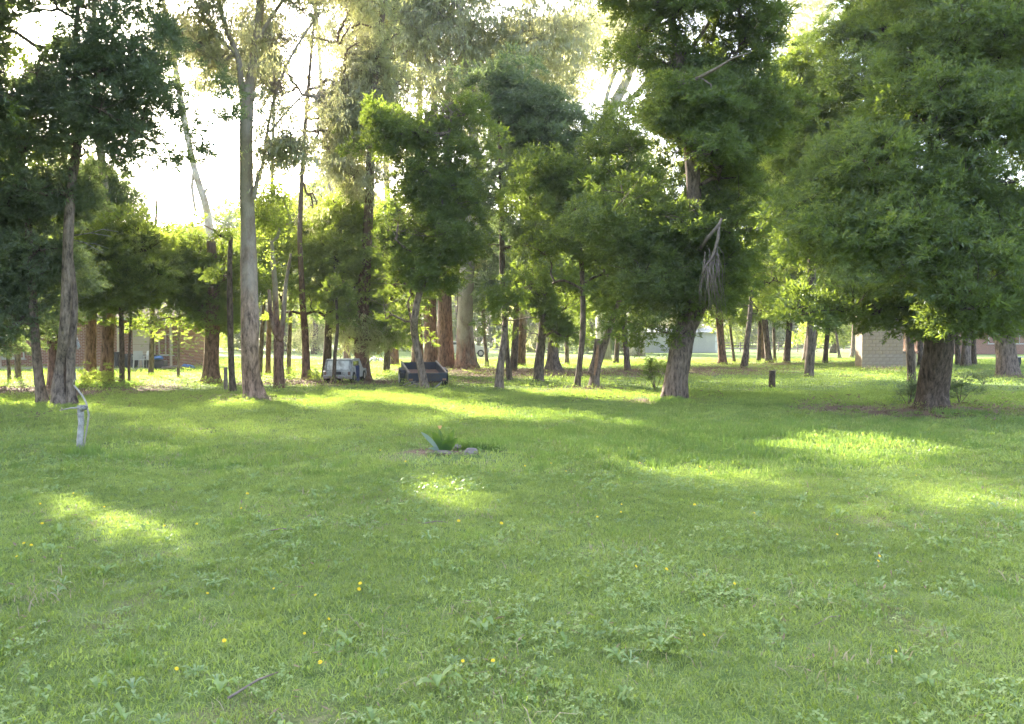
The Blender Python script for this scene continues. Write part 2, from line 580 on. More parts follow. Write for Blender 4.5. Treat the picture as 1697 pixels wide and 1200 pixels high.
def scatter(name, templates, pts, rot, scl, tint, mats, pick=None, parent=None, kind='stuff', rng=RNG, tmat=None):
    """one object: templates + points + geometry nodes. tmat = material slot per template"""
    nt_ = len(templates)
    V, Fc, tm, mi, lr = [], [], [], [], []
    b = 0
    for k, (v, f) in enumerate(templates):
        V.append(np.asarray(v, dtype=float)); tm += [k + 1] * len(v)
        per = 4
        r_ = rng.random(len(v) + 8)
        lr += r_[(np.arange(len(v)) // 5)].tolist()
        ff = f.tolist() if hasattr(f, 'tolist') else f
        Fc += [tuple(b + i for i in q) for q in ff]
        mi += [(tmat[k] if tmat else 0)] * len(ff)
        b += len(v)
    n = len(pts)
    allv = np.concatenate(V + [np.asarray(pts, dtype=float)])
    me = bpy.data.meshes.new(name)
    me.from_pydata(allv.tolist(), [], Fc)
    for m in mats: me.materials.append(m)
    me.polygons.foreach_set('material_index', mi)
    tot = len(allv)

    def put(nm, typ, arr, key='value'):
        a = me.attributes.new(nm, typ, 'POINT'); a.data.foreach_set(key, arr)
    z = tot - n
    if pick is None: pick = rng.integers(1, nt_ + 1, n)
    put('tm', 'INT', np.concatenate([np.array(tm), np.zeros(n)]).astype(np.int32))
    put('pick', 'INT', np.concatenate([np.zeros(z), pick]).astype(np.int32))
    put('scl', 'FLOAT', np.concatenate([np.ones(z), scl]).astype(np.float32))
    put('tint', 'FLOAT', np.concatenate([np.zeros(z), tint]).astype(np.float32))
    put('leafrand', 'FLOAT', np.concatenate([np.array(lr), np.zeros(n)]).astype(np.float32))
    put('rot', 'FLOAT_VECTOR', np.concatenate([np.zeros((z, 3)), rot]).astype(np.float32).ravel(), 'vector')
    o = bpy.data.objects.new(name, me)
    COL.objects.link(o)
    md = o.modifiers.new('clumps', 'NODES')
    md.node_group = scatter_group(nt_)
    if parent: o.parent = parent
    if kind: o['kind'] = kind
    return o


TW = [tmpl_wattle(RNG) for _ in range(4)]
TWF = [tmpl_wattle(RNG, 80, .36, .10) for _ in range(3)]
TG = [tmpl_gum(RNG) for _ in range(4)]
TB = [tmpl_broad(RNG) for _ in range(3)]

# ------------------------------------------------------------------ trees
TREES = []


def smooth_path(pts, rad, seg):
    """Catmull-Rom through the points"""
    P = [Vector(p) for p in pts]
    out, ro = [], []
    n = len(P)
    for i in range(n - 1):
        p0, p1, p2, p3 = P[max(i - 1, 0)], P[i], P[i + 1], P[min(i + 2, n - 1)]
        k = max(2, int((p2 - p1).length / seg))
        for j in range(k):
            t = j / k
            q = .5 * ((2 * p1) + (p2 - p0) * t + (2 * p0 - 5 * p1 + 4 * p2 - p3) * t * t + (3 * p1 - p0 - 3 * p2 + p3) * t ** 3)
            out.append(q); ro.append(rad[i] * (1 - t) + rad[i + 1] * t)
    out.append(P[-1]); ro.append(rad[-1])
    return out, ro


def grow_tree(name, label, cat, d, stems, lobes, leaf='wattle', bark='bark_dark', group=None, lobe_r=.9, dens=1.0,
              clump=.36, seed=1, sides=14, branch_r=.02, fill=1.0, depthk=.9, tmpl=None, branch_from=.3, twigs=True,
              carve_it=True, flare=.28, branch_bark=None, cl_n=36, airy=False):
    """stems: list of pixel paths [(px,py,width_px,(dy))...] at distance d, the first starting at the ground.
    lobes: ellipses (px,py,rx,ry,(depth offset m)) that the crown fills"""
    rng = np.random.default_rng(seed)
    m_px = d / F
    base = W(stems[0][0][0], stems[0][0][1], d)
    base.z = gz(base.x, base.y)
    root = empty(name, base)
    tag(root, label, cat, group)
    mb = MB()
    nodes, nrad = [], []
    for si, st in enumerate(stems):
        P, R = [], []
        for k, s in enumerate(st):
            dy = s[3] if len(s) > 3 else (0 if (k == 0 and si == 0) else math.sin(seed * 1.7 + k * 1.3 + si) * .12 * min(3, k))
            P.append(W(s[0], s[1], d + dy)); R.append(s[2] * m_px / 2)
        if si == 0:
            P[0] = base.copy(); P[0].z -= .12
            R0 = R[0]
        P, R = smooth_path(P, R, max(.12, .35 * max(R)) if d < 40 else .9)
        fl = [flare * math.exp(-(p.z - base.z) / (.9 * R0 + .05)) if (si == 0 or P[0].z < base.z + .3) else 0 for p in P]
        mb.tube([p - base for p in P], R, n=sides, rough=.16 if sides > 8 else .1, seed=seed + si, flare=fl)
        H = max(P[-1].z - base.z, 1e-3)
        for p, r in zip(P, R):
            if p.z - base.z > branch_from * H or si > 0:
                nodes.append(p.copy()); nrad.append(r)
    trunk = mb.build('trunk', M[bark], root, smooth=True)
    # lobes
    if leaf.startswith('gum'): lobe_r *= .72
    sw = (1.12, 1.2) if leaf.startswith('wattle') and d < 60 else (1, 1)
    cs, rs = [], []
    for (px, py, rx, ry, *o_) in lobes:
        dz = o_[0] if o_ else 0
        lr = o_[1] if len(o_) > 1 else lobe_r
        c = W(px, py, d + dz); a, b = rx * m_px * sw[0], ry * m_px * sw[1]
        dep = max(min(a, 3.2), b * .6, lr) * depthk
        n = max(1, int(fill * (4.5 if d < 60 else 3.8) * (1.75 if leaf.startswith('gum') else 1.0) * (a * b + dep * max(a, b)) * .5 / (lr * lr)))
        for _ in range(n):
            v = rng.normal(size=3); v /= np.linalg.norm(v); v *= rng.random() ** .42
            cs.append((c.x + v[0] * max(a - lr * .5, .05), c.y + v[1] * max(dep - lr * .3, .05), max(c.z + v[2] * max(b - lr * .4, .05), .5 if b > 0.5 else .15)))
            rs.append(lr * rng.choice([.45, .7, 1.0, 1.25, 1.5]) * rng.uniform(.85, 1.15))
    if not cs: return root
    cs = np.array(cs); rs = np.array(rs)
    if carve_it:
        kk = carve(cs, np.random.default_rng(seed + 5000), rs * .25)
        if kk.sum() > 3: cs, rs = cs[kk], rs[kk]
    # branches: every lobe joins the nearest node already grown, lower ones preferred
    nd = np.array([[p.x, p.y, p.z] for p in nodes]); par_r = list(nrad)
    order = np.argsort(np.min(np.linalg.norm(cs[:, None] - nd[None], axis=2), axis=1))
    segs = []
    parent_seg = [-1] * len(nd)
    for i in order:
        c = cs[i]
        dist = np.linalg.norm(nd - c, axis=1) + np.maximum(0, nd[:, 2] - c[2]) * (1.2 if leaf != 'gum' else .4)
        k = int(np.argmin(dist))
        a = nd[k].copy()
        L = np.linalg.norm(c - a)
        if L < .05: continue
        side = rng.normal(size=3) * L * .07
        mid1 = a + (c - a) * .33 + side + np.array([0, 0, (-.06 if leaf != 'gum' else .04) * L])
        mid2 = a + (c - a) * .68 - side * .6
        pl = [a, mid1, mid2, c]
        segs.append([pl, parent_seg[k], 1])
        sid = len(segs) - 1
        nd = np.concatenate([nd, np.array([mid1, mid2, c])])
        parent_seg += [sid] * 3
        par_r += [.05] * 3
    for s in reversed(segs):
        if s[1] >= 0: segs[s[1]][2] += s[2]
    bb = MB()
    bx, by, bz = base
    for pl, pa, cnt in segs:
        r0 = min(branch_r * cnt ** .5 + .006, .07 if leaf.startswith('wattle') else .055)
        r1 = min(branch_r * max(cnt - 1, .4) ** .5 * .7 + .004, r0 * .8)
        P = [Vector((q[0] - bx, q[1] - by, q[2] - bz)) for q in pl]
        bb.tube(P, [r0, r0 * .8 + r1 * .2, r0 * .4 + r1 * .6, r1], n=5 if d < 45 else 3, cap=False)
    if twigs:
        for i in range(len(cs)):
            for _ in range(4 if d < 30 else 2):
                v = rng.normal(size=3); v[2] = abs(v[2]) * .6; v = v / np.linalg.norm(v) * rs[i] * rng.uniform(.7, 1.25)
                a = Vector(cs[i]) - base; e = a + Vector(v)
                bb.tube([a, (a + e) / 2 + Vector(rng.normal(size=3) * .06), e], [.012, .008, .004], n=3, cap=False)
    br = bb.build('branches', M[branch_bark or bark], root, smooth=True)
    br['kind'] = 'stuff'
    # clumps on the lobes
    P, rot, scl, tint = [], [], [], []
    if leaf.startswith('gum'): cl_n *= .62
    ncl = max(3, int(cl_n * dens))
    for c, r in zip(cs, rs):
        n = max(3, int(ncl * (r / clump) ** 2 / 5.5))
        v = unit(rng.normal(size=(n, 3)))
        rr = rng.uniform(.4, 1.0, n) ** .45
        out_ = rng.random(n) < .22
        rr = np.where(out_, rng.uniform(1.0, 1.5, n), rr)
        if leaf == 'gum': v[:, 2] *= .9
        else:
            v[:, 2] = np.where(v[:, 2] < 0, v[:, 2] * .45, v[:, 2] * .75)
        q = c + v * (r * rr)[:, None]
        P.append(q)
        phi = np.arctan2(v[:, 1], v[:, 0]) + rng.normal(size=n) * .5
        til = np.arccos(np.clip(v[:, 2], -1, 1)) * (.5 if leaf != 'gum' else .12) * rng.uniform(.6, 1.2, n)
        rot.append(np.stack([np.zeros(n), til, phi], 1))
        scl.append(clump * rng.uniform(.55, 1.4, n) * np.where(out_, .75, 1))
        tint.append(np.clip(rng.uniform(.0, 1.0) + rng.normal(size=n) * .22, 0, 1))
    P = np.concatenate(P); rot = np.concatenate(rot); scl = np.concatenate(scl); tint = np.concatenate(tint)
    if carve_it:
        k = carve(P, rng, scl)
        P, rot, scl, tint = P[k], rot[k], scl[k], tint[k]
    k = P[:, 2] > .25
    P, rot, scl, tint = P[k], rot[k], scl[k], tint[k]
    if len(P):
        T = tmpl or (TG if leaf.startswith('gum') else (TW if d < 34 else TWF))
        scatter('crown', T, P - np.array(base), rot, scl, tint, [M[leaf]], parent=root, rng=rng)
    TREES.append(root)
    return root


def fork_dead(root, base, segs, mat, name='dead_branch', label=None):
    # twigs too fine to pick apart: one part
    mb = MB()
    for P, R in segs:
        mb.tube([Vector(p) - base for p in P], R, n=6, rough=.1)
    o = mb.build(name, M[mat], root, smooth=True)
    o['kind'] = 'stuff'
    if label: o['label'] = label
    return o

# ================================================================== GROUND
LITTER = [  # px, py, rx(m), ry(m): bare earth and dead leaves
    (1545, 684, 2.6, 1.5), (1115, 664, 1.1, .8), (1000, 618, 7.0, 3.0), (1190, 613, 5, 1.6), (775, 613, 4.5, 2.4), (600, 634, 4, 1.6), (421, 664, 1.0, .8), (20, 650, 4.0, 2.2),
    (985, 648, 1.2, .6), (1672, 626, 1.6, 1.0), (880, 622, 4, 2.0), (134, 757, .35, .3), (735, 747, .45, .25), (500, 632, 2, 1.2), (1460, 612, 2.0, .8), (1300, 604, 6, 1.6), (240, 640, 2.0, .6)]
LC = [(G(x, y), a, b_) for x, y, a, b_ in LITTER]


def litter_at(x, y):
    v = np.zeros_like(x)
    wob = .25 * np.sin(x * 2.1 + y) + .2 * np.sin(y * 2.7 - x * 1.3) + .15 * np.sin(x * 5.3) * np.sin(y * 4.1)
    for c, a, b_ in LC:
        q = ((x - c.x) / (a * 1.2)) ** 2 + ((y - c.y) / (b_ * 1.25)) ** 2
        v = np.maximum(v, np.clip(1.25 - q + wob, 0, 1))
    return v


def vnoise(x, y, s, seed):
    """smooth value noise, 0..1"""
    tab = np.random.default_rng(seed).random((256, 256))
    x, y = x * s + 100, y * s + 100
    ix, iy = np.floor(x).astype(int), np.floor(y).astype(int)
    fx, fy = x - ix, y - iy
    fx, fy = fx * fx * (3 - 2 * fx), fy * fy * (3 - 2 * fy)
    q = lambda a_, b_: tab[a_ % 256, b_ % 256]
    return (q(ix, iy) * (1 - fx) + q(ix + 1, iy) * fx) * (1 - fy) + (q(ix, iy + 1) * (1 - fx) + q(ix + 1, iy + 1) * fx) * fy


def fnoise(x, y, s, seed):
    return (vnoise(x, y, s, seed) + .5 * vnoise(x, y, s * 2.1, seed + 1) + .25 * vnoise(x, y, s * 4.3, seed + 2)) / 1.75


def bare_at(x, y):
    return np.clip((fnoise(x, y, .9, 55) - .70) * 6, 0, .5) * (y < 20)


xs = np.unique(np.concatenate([np.arange(-34, 34.01, .25), np.linspace(-260, -34, 60), np.linspace(34, 260, 60)]))
ys = np.unique(np.concatenate([np.arange(-4, 56.01, .25), np.linspace(-40, -4, 12), np.linspace(56, 420, 90)]))
X, Y = np.meshgrid(xs, ys)
Z = gza(X, Y)
nx, ny = len(xs), len(ys)
me = bpy.data.meshes.new('lawn')
V = np.stack([X, Y, Z], -1).reshape(-1, 3)
i0 = (np.arange(ny - 1)[:, None] * nx + np.arange(nx - 1)[None, :]).ravel()
me.from_pydata(V.tolist(), [], np.stack([i0, i0 + 1, i0 + nx + 1, i0 + nx], 1).tolist())
me.polygons.foreach_set('use_smooth', [True] * len(me.polygons))
a = me.attributes.new('litter', 'FLOAT', 'POINT')
a.data.foreach_set('value', np.maximum(litter_at(V[:, 0], V[:, 1]), bare_at(V[:, 0], V[:, 1]) * .7).astype(np.float32))
m, nt, out = nodes_of('lawn_soil_and_turf')
n1 = noise_tex(nt, .5, 5); n2 = noise_tex(nt, 7, 6); n3 = noise_tex(nt, 40, 3)
g1 = ramp(nt, n1, [(.3, (.09, .15, .04)), (.5, (.14, .20, .06)), (.7, (.20, .23, .09))])
g2 = ramp(nt, n2, [(.32, (.07, .085, .035)), (.5, (.13, .19, .055)), (.72, (.24, .25, .13))])
gc = mixc(nt, .5, g1, g2)
li = ramp(nt, n3, [(.3, (.07, .045, .032)), (.5, (.17, .115, .085)), (.7, (.30, .22, .17))])
at = N(nt, 'ShaderNodeAttribute', attribute_type='GEOMETRY', attribute_name='litter')
ad = N(nt, 'ShaderNodeMath', operation='MULTIPLY_ADD'); ad.inputs[1].default_value = 2.0
sb = N(nt, 'ShaderNodeMath', operation='SUBTRACT'); sb.inputs[1].default_value = .85
nt.links.new(n2, sb.inputs[0]); nt.links.new(at.outputs['Fac'], ad.inputs[0]); nt.links.new(sb.outputs[0], ad.inputs[2]); ad.use_clamp = True
cc = mixc(nt, ad.outputs[0], gc, li)
p = N(nt, 'ShaderNodeBsdfPrincipled'); p.inputs['Roughness'].default_value = .95; p.inputs['Specular IOR Level'].default_value = .1
nt.links.new(cc, p.inputs['Base Color'])
bu = N(nt, 'ShaderNodeBump'); bu.inputs['Strength'].default_value = .7; bu.inputs['Distance'].default_value = .05
nt.links.new(n3, bu.inputs['Height']); nt.links.new(bu.outputs[0], p.inputs['Normal'])
nt.links.new(p.outputs[0], out.inputs[0])
me.materials.append(m)
lawn = bpy.data.objects.new('lawn', me); COL.objects.link(lawn)
tag(lawn, 'green lawn running under the trees', kind='structure')

# pale gravel track far behind
gm = plain_mat('pale_gravel', (.42, .38, .31), .95, var=.3, scale=3)
mb = MB()
prev = None
px_ = []
for k in range(41):
    x = -200 + k * 10
    px_ += [(x, 118 + 5 * math.sin(x * .02), .06), (x, 131 + 5 * math.sin(x * .02 + .4), .06)]
mb.add(px_, [(2 * k, 2 * k + 2, 2 * k + 3, 2 * k + 1) for k in range(40)])
tag(mb.build('gravel_track', gm), 'pale gravel track crossing far behind the trees', kind='structure')


def wedge(d0, d1, spacing, rng, half=.80, pad=3.0):
    P = []
    y = d0
    while y < d1:
        w = y * half + pad
        n = int(2 * w / spacing)
        x = -w + (np.arange(n) + rng.random(n)) * spacing
        P.append(np.stack([x, y + (rng.random(n) - .5) * spacing * 1.4, np.zeros(n)], 1))
        y += spacing
    P = np.concatenate(P)
    P[:, 2] = gza(P[:, 0], P[:, 1])
    return P


def longness(x, y):
    """1 where the lawn is left longer: the middle right"""
    px, py = to_px(np.stack([x, y, np.zeros_like(x)], 1))
    v = np.exp(-(((px - 1180) / 480) ** 2 + ((py - 735) / 48) ** 2) ** 1.5)
    v2 = np.exp(-((px - 330) / 330) ** 2 - ((py - 765) / 30) ** 2) * .5
    return np.maximum(v, v2)


def mottle(x, y, s=1.0, o=0.0):
    return np.clip(.5 + 1.6 * (fnoise(x, y, s * .8, int(o * 10) + 5) - .5), 0, 1)
    return .5 + .25 * np.sin(x * 1.7 * s + o) * np.sin(y * 1.3 * s + o) + .25 * np.sin(x * .6 * s - y * .9 * s + o * 2) * np.sin(x * .37 * s + y * .53 * s)


def lay(name, templates, P, scl, mats, label, tmat=None, tint=None, pick=None, til=.12, rng=RNG):
    n = len(P)
    rot = np.stack([rng.normal(size=n) * til, rng.normal(size=n) * til, rng.random(n) * 6.283], 1)
    if tint is None: tint = np.clip(mottle(P[:, 0], P[:, 1]) + rng.normal(size=n) * .25, 0, 1)
    o = scatter(name, templates, P, rot, scl, tint, mats, pick=pick, rng=rng, tmat=tmat)
    o['label'] = label
    return o


def clear_of_plant(P):
    c = G(742, 752)
    return ((P[:, 0] - c.x) / .95) ** 2 + ((P[:, 1] - c.y) / .75) ** 2 > 1


# grass: near, middle, far (blade width grows with distance so that a blade stays visible)
R2 = np.random.default_rng(3)
TN = [tmpl_grass(R2, 240, 1.0, (.05, .15), .020, 1.8) for _ in range(6)]
P = wedge(1.6, 9.5, .17, R2, pad=1.5)
keep = R2.random(len(P)) > np.maximum(litter_at(P[:, 0], P[:, 1]) * .9, bare_at(P[:, 0], P[:, 1]))
P = P[keep]
lay('lawn_grass', TN, P, R2.uniform(.22, .34, len(P)), [M['grass']], 'short mown grass of the near lawn')
TMD = [tmpl_grass(R2, 240, 1.0, (.04, .13), .020, 1.2) for _ in range(4)]
P = wedge(9.5, 24, .36, R2)
lo = longness(P[:, 0], P[:, 1])
keep = R2.random(len(P)) > litter_at(P[:, 0], P[:, 1])
keep &= clear_of_plant(P)
P, lo = P[keep], lo[keep]
lay('lawn_grass', TMD, P, R2.uniform(.42, .6, len(P)), [M['grass']], 'short mown grass of the middle lawn')
TFR = [tmpl_grass(R2, 150, 1.0, (.03, .075), .018, 1.0) for _ in range(3)]
P = wedge(24, 62, .85, R2)
keep = R2.random(len(P)) > litter_at(P[:, 0], P[:, 1])
P = P[keep]
lay('lawn_grass', TFR, P, R2.uniform(.9, 1.2, len(P)), [M['grass']], 'grass under the trees and beyond')
# longer grass
TL = [tmpl_grass(R2, 90, 1.0, (.35, 1.0), .05, .55) for _ in range(4)]
P = wedge(7, 24, .26, R2)
lo = longness(P[:, 0], P[:, 1])
keep = (R2.random(len(P)) < lo * 1.1) & clear_of_plant(P)
P, lo = P[keep], lo[keep]
P2 = wedge(2.2, 22, .9, R2); P2 = P2[R2.random(len(P2)) < .5]
ex = []
for (tx, ty, rr_, nn) in ((805, 742, .28, 18), (1588, 690, .4, 10), (140, 757, .2, 6), (770, 742, .15, 5), (1117, 666, .5, 20), (1281, 648, .15, 8), (150, 640, .9, 60), (190, 640, .8, 50), (1505, 668, .4, 12)):
    c = G(tx, ty)
    for _ in range(nn):
        a_ = R2.random() * 6.28; q = rr_ * math.sqrt(R2.random())
        ex.append((c.x + q * math.cos(a_), c.y + q * math.sin(a_), c.z))
PL = np.concatenate([P, P2, np.array(ex)])
sc = np.concatenate([.10 + .10 * lo * R2.random(len(P)), R2.uniform(.07, .11, len(P2)), R2.uniform(.12, .22, len(ex))])
lay('long_grass', TL, PL, sc, [M['grass_long']], 'longer uncut grass tufts', til=.05)
# dry blades and dead grass
TS_ = [tmpl_grass(R2, 30, 1.0, (.1, .4), .03, 1.6) for _ in range(3)]
P = wedge(1.8, 16, .34, R2)
mo = mottle(P[:, 0], P[:, 1], 1.3, 2.0)
P = P[R2.random(len(P)) < np.clip((mo - .45) * 2.2, .08, 1) * .9]
lay('dry_grass', TS_, P, R2.uniform(.14, .26, len(P)), [M['straw']], 'dry pale blades among the lawn')
# broad-leaved weeds
TR = [tmpl_rosette(R2, n, L, Wd, rs_) for n, L, Wd, rs_ in ((9, .95, .26, .35), (7, 1.0, .34, .55), (11, .8, .20, .25), (8, .9, .3, .5), (6, 1.0, .26, .5))]
P = wedge(1.8, 17, .17, R2, pad=1.0)
mo = mottle(P[:, 0], P[:, 1], 1.9, .7) * .7 + .5 * mottle(P[:, 0], P[:, 1], 4.3, 1.9)
mo = fnoise(P[:, 0], P[:, 1], .7, 21); mo2 = fnoise(P[:, 0], P[:, 1], 2.4, 31)
pr = np.clip((mo * .6 + mo2 * .5 - .47) * 4, .10, .9) * np.where(P[:, 1] < 9, 1.0, .6)
P = P[R2.random(len(P)) < pr * (1 - litter_at(P[:, 0], P[:, 1]))]
n = len(P)
P[:, 2] += .022
lay('broadleaf_weeds', TR, P, R2.uniform(.03, .08, n) * np.where(R2.random(n) < .08, 1.6, 1), [M['weed'], M['weed_pale']], 'low broad-leaved weeds spread through the lawn', tmat=[0, 0, 1, 0, 1], til=.18)
TC = [tmpl_clover(R2) for _ in range(3)]
P = wedge(1.8, 13, .20, R2, pad=1.0)
mo = mottle(P[:, 0], P[:, 1], 1.4, 4.1)
P = P[R2.random(len(P)) < np.clip((mo - .35) * 2.5, .05, 1) * .7]
P[:, 2] += .022
lay('clover', TC, P, R2.uniform(.10, .17, len(P)), [M['weed']], 'small round clover leaves in the lawn')
# leaf litter
TLt = [tmpl_litter(R2) for _ in range(3)]
PP = wedge(15, 58, .5, R2)
lv = litter_at(PP[:, 0], PP[:, 1])
PP = PP[R2.random(len(PP)) < lv * 1.2 + .03]
PP[:, 2] += .01
P3 = wedge(1.8, 14, .42, R2); P3 = P3[R2.random(len(P3)) < .35 * fnoise(P3[:, 0], P3[:, 1], .6, 77) * 2]
TLs = [tmpl_litter(R2, 9, .25, .05) for _ in range(3)]
P3[:, 2] += .03
lay('leaf_litter', TLs, P3, R2.uniform(.12, .3, len(P3)), [M['litter']], 'scattered brown bits of leaf and bark in the near lawn', til=.05)
lay('leaf_litter', TLt, PP, R2.uniform(.6, 1.0, len(PP)), [M['litter']], 'brown fallen leaves and bark under the trees')
# ================================================================== TREES (named ones first, then the rows behind)
# --- twin-stemmed tree on the left
tA = grow_tree('wattle_tree', 'twin-stemmed grey tree on the left with broad dark crown, behind the leaning white stick', 'tree', gd(672),
    [[(99, 672, 25), (98, 640, 23), (103, 600, 20), (108, 540, 17), (113, 400, 15), (120, 300, 14), (132, 200, 12), (125, 80, 8), (135, -40, 5)],
     [(121, 671, 15, .1), (117, 640, 14, .1), (119, 560, 14, .05), (123, 500, 11, 0), (118, 440, 9, -.05), (112, 385, 6, -.05)]],
    [(60, 60, 120, 60), (170, 110, 120, 50), (240, 85, 55, 38), (80, 165, 120, 45), (30, 230, 60, 45), (262, 150, 50, 30), (312, 165, 26, 17),
     (180, 205, 85, 30), (262, 235, 36, 16), (150, 250, 50, 26), (130, -70, 170, 80), (-60, 120, 90, 100), (20, 20, 90, 50), (60, 330, 40, 30), (-40, 300, 60, 60)],
    leaf='wattle_blue', bark='bark_grey', lobe_r=.75, seed=11, clump=.33, branch_from=.35, dens=1.0, fill=.62)
b = tA.location
fork_dead(tA, b, [([W(112, 392, 19.2), W(150, 386, 18.9), W(185, 392, 18.7)], [.02, .012, .005]), ([W(112, 395, 19.2), W(140, 402, 18.8), W(172, 420, 18.6)], [.018, .011, .004]),
                  ([W(150, 386, 18.9), W(170, 380, 18.8), W(196, 384, 18.6)], [.012, .008, .004]), ([W(140, 402, 18.8), W(158, 404, 18.8), W(180, 412, 18.6)], [.01, .006, .003]),
                  ([W(125, 560, 19.2), W(131, 575, 19.1), W(128, 578, 19.1)], [.05, .035, .03])], 'greywood', label='bare grey dead twigs sticking out of the trunk')
tB = grow_tree('wattle_tree', 'grey-trunked tree at the far left beside the twin-stemmed one, trunk leaning left', 'tree', gd(669),
    [[(72, 669, 19), (64, 620, 15), (57, 540, 13), (50, 430, 12), (44, 330, 10), (30, 220, 7)]],
    [(25, 345, 60, 45), (75, 440, 55, 45), (15, 450, 50, 50), (30, 520, 60, 35), (100, 330, 50, 40), (-50, 420, 70, 90), (-30, 560, 40, 30)],
    leaf='wattle_blue', bark='bark_grey', lobe_r=.6, seed=12, clump=.32)
# --- slim trees and gums on the left
grow_tree('gum_tree', 'reddish stout trunk turning pale grey higher up, beside the yellow sunlit tuft', 'tree', gd(634),
    [[(176, 634, 24), (178, 590, 20), (182, 500, 17), (186, 420, 15), (172, 300, 13), (163, 200, 12), (158, 60, 9), (150, -100, 6)]],
    [(100, -120, 150, 90), (200, -160, 140, 90), (60, -240, 160, 80), (210, -250, 150, 70), (140, -330, 120, 60)],  # crown lies above the frame, put in to shade the lawn
    leaf='gum', bark='bark_redpale', lobe_r=1.5, seed=13, clump=.62, dens=1.0, cl_n=30)
grow_tree('gum_tree', 'tall thin leaning gum with sparse crown against the white sky', 'tree', 55.0,
    [[(352, 602, 18), (350, 480, 15), (345, 360, 13), (322, 280, 10), (304, 190, 10), (287, 90, 8), (270, 0, 7), (262, -120, 5)],
     [(344, 350, 8), (338, 320, 6), (346, 312, 3)], [(322, 280, 5), (318, 310, 5), (324, 350, 4)]],
    [(310, 30, 40, 26, 2, .6), (330, 140, 26, 20, 0, .5), (276, 20, 28, 22, 0, .5), (262, 70, 14, 26, 0, .5), (292, 70, 16, 12, 0, .4), (340, 95, 18, 30, 1, .5), (345, 30, 30, 25, 1, .6), (200, -70, 140, 50), (110, -90, 110, 60), (300, -130, 120, 70), (190, -190, 160, 70), (80, -180, 100, 60)],  # lobes above the frame are added so the mid lawn falls in shade
    leaf='gum', bark='bark_pale', lobe_r=1.3, seed=14, clump=.5, dens=.65, branch_from=.72, fill=.8)
grow_tree('wattle_tree', 'stout dark-barked tree left of the big gum, low leafy crown', 'tree', gd(633),
    [[(351, 633, 31), (350, 600, 25), (352, 560, 24), (353, 480, 20), (350, 400, 14)]],
    [(340, 430, 55, 42), (300, 490, 60, 42), (295, 400, 32, 24), (380, 372, 30, 22), (330, 372, 36, 16), (385, 450, 30, 50), (345, 520, 40, 24), (262, 520, 40, 30), (230, 430, 34, 24), (300, 545, 30, 14)],
    leaf='wattle', bark='bark_red', lobe_r=.7, seed=15, clump=.4, fill=.85)
grow_tree('wattle_tree', 'thin straight black-stemmed tree just left of the big gum', 'tree', gd(651),
    [[(386, 651, 12), (383, 590, 10), (381, 500, 9), (381, 430, 8), (383, 390, 6)]],
    [(372, 400, 26, 22), (392, 440, 18, 26), (366, 450, 20, 20)], bark='bark_dark', lobe_r=.45, seed=16, clump=.3, fill=.8)
for i, (x, y, w, tx, lab, lb) in enumerate([
        (202, 638, 9, 201, 'thin dark stem in front of the brick house, left of a pair', [(200, 480, 70, 50), (150, 450, 50, 45), (190, 390, 60, 35)]),
        (214, 637, 5, 217, 'thinnest dark stem of the pair in front of the brick house', [(250, 470, 60, 35), (215, 540, 45, 20), (235, 410, 34, 22)]),
        (150, 631, 20, 152, 'short thick reddish trunk behind the twin-stemmed tree', [(140, 500, 60, 60), (170, 330, 44, 50), (200, 350, 30, 40)]),
        (90, 642, 22, 84, 'broad brown trunk half hidden behind the far left trunks', [(90, 520, 60, 50), (40, 590, 20, 16), (60, 480, 50, 40)])]):
    grow_tree('wattle_tree', lab, 'tree', gd(y), [[(x, y, w), (x, 590, w * .85), (tx, 520, w * .8), (tx, 440, w * .6)]], lb,
              bark='bark_red' if w > 15 else 'bark_dark', lobe_r=.7, seed=20 + i, clump=.4, leaf=['wattle', 'wattle_yellow', 'wattle_blue', 'wattle'][i], fill=.9)
# --- the big pale gum left of centre
tH = grow_tree('gum_tree', 'tall forked pale gum with brownish lower bark, nearest gum left of centre', 'tree', gd(661),
    [[(421, 661, 33), (417, 630, 29), (415, 560, 28), (414, 480, 27), (411, 400, 25), (409, 320, 22), (408, 240, 20), (409, 178, 20), (416, 130, 15), (425, 70, 14), (432, 0, 13), (438, -120, 11), (430, -260, 7), (440, -380, 4)],
     [(406, 195, 12), (400, 140, 10), (394, 95, 9), (376, 50, 8), (362, 0, 7), (340, -110, 6), (310, -220, 4)],
     [(420, 330, 8), (428, 290, 6), (436, 270, 5), (446, 200, 5), (462, 140, 4), (490, 80, 3.5), (530, 20, 3)],
     [(394, 95, 5), (372, 70, 4), (345, 40, 3.5), (318, -10, 3)], [(446, 220, 4), (480, 180, 3), (510, 150, 2.5)], [(425, 70, 7), (455, 20, 5), (500, -40, 4)]],
    [(350, 20, 40, 34, 0, .6), (332, 80, 20, 26, 0, .45), (365, 110, 14, 20, 0, .4), (470, 70, 45, 50, 0, .7), (500, 20, 50, 36), (455, 150, 28, 40, 0, .5), (520, 160, 44, 40, 0, .6), (486, 240, 34, 34, 0, .5),
     (448, 250, 16, 30, 0, .4), (440, -90, 130, 60), (330, -130, 100, 60), (540, -90, 100, 60), (430, -220, 160, 70), (300, -260, 110, 70), (560, -220, 110, 60), (430, -350, 150, 70)],  # upper lobes out of frame are added for their shade on the lawn
    leaf='gum', bark='bark_gum_main', lobe_r=1.1, seed=31, clump=.42, dens=.9, branch_from=.6, flare=.28, sides=26, branch_r=.013, cl_n=26, fill=2.3)
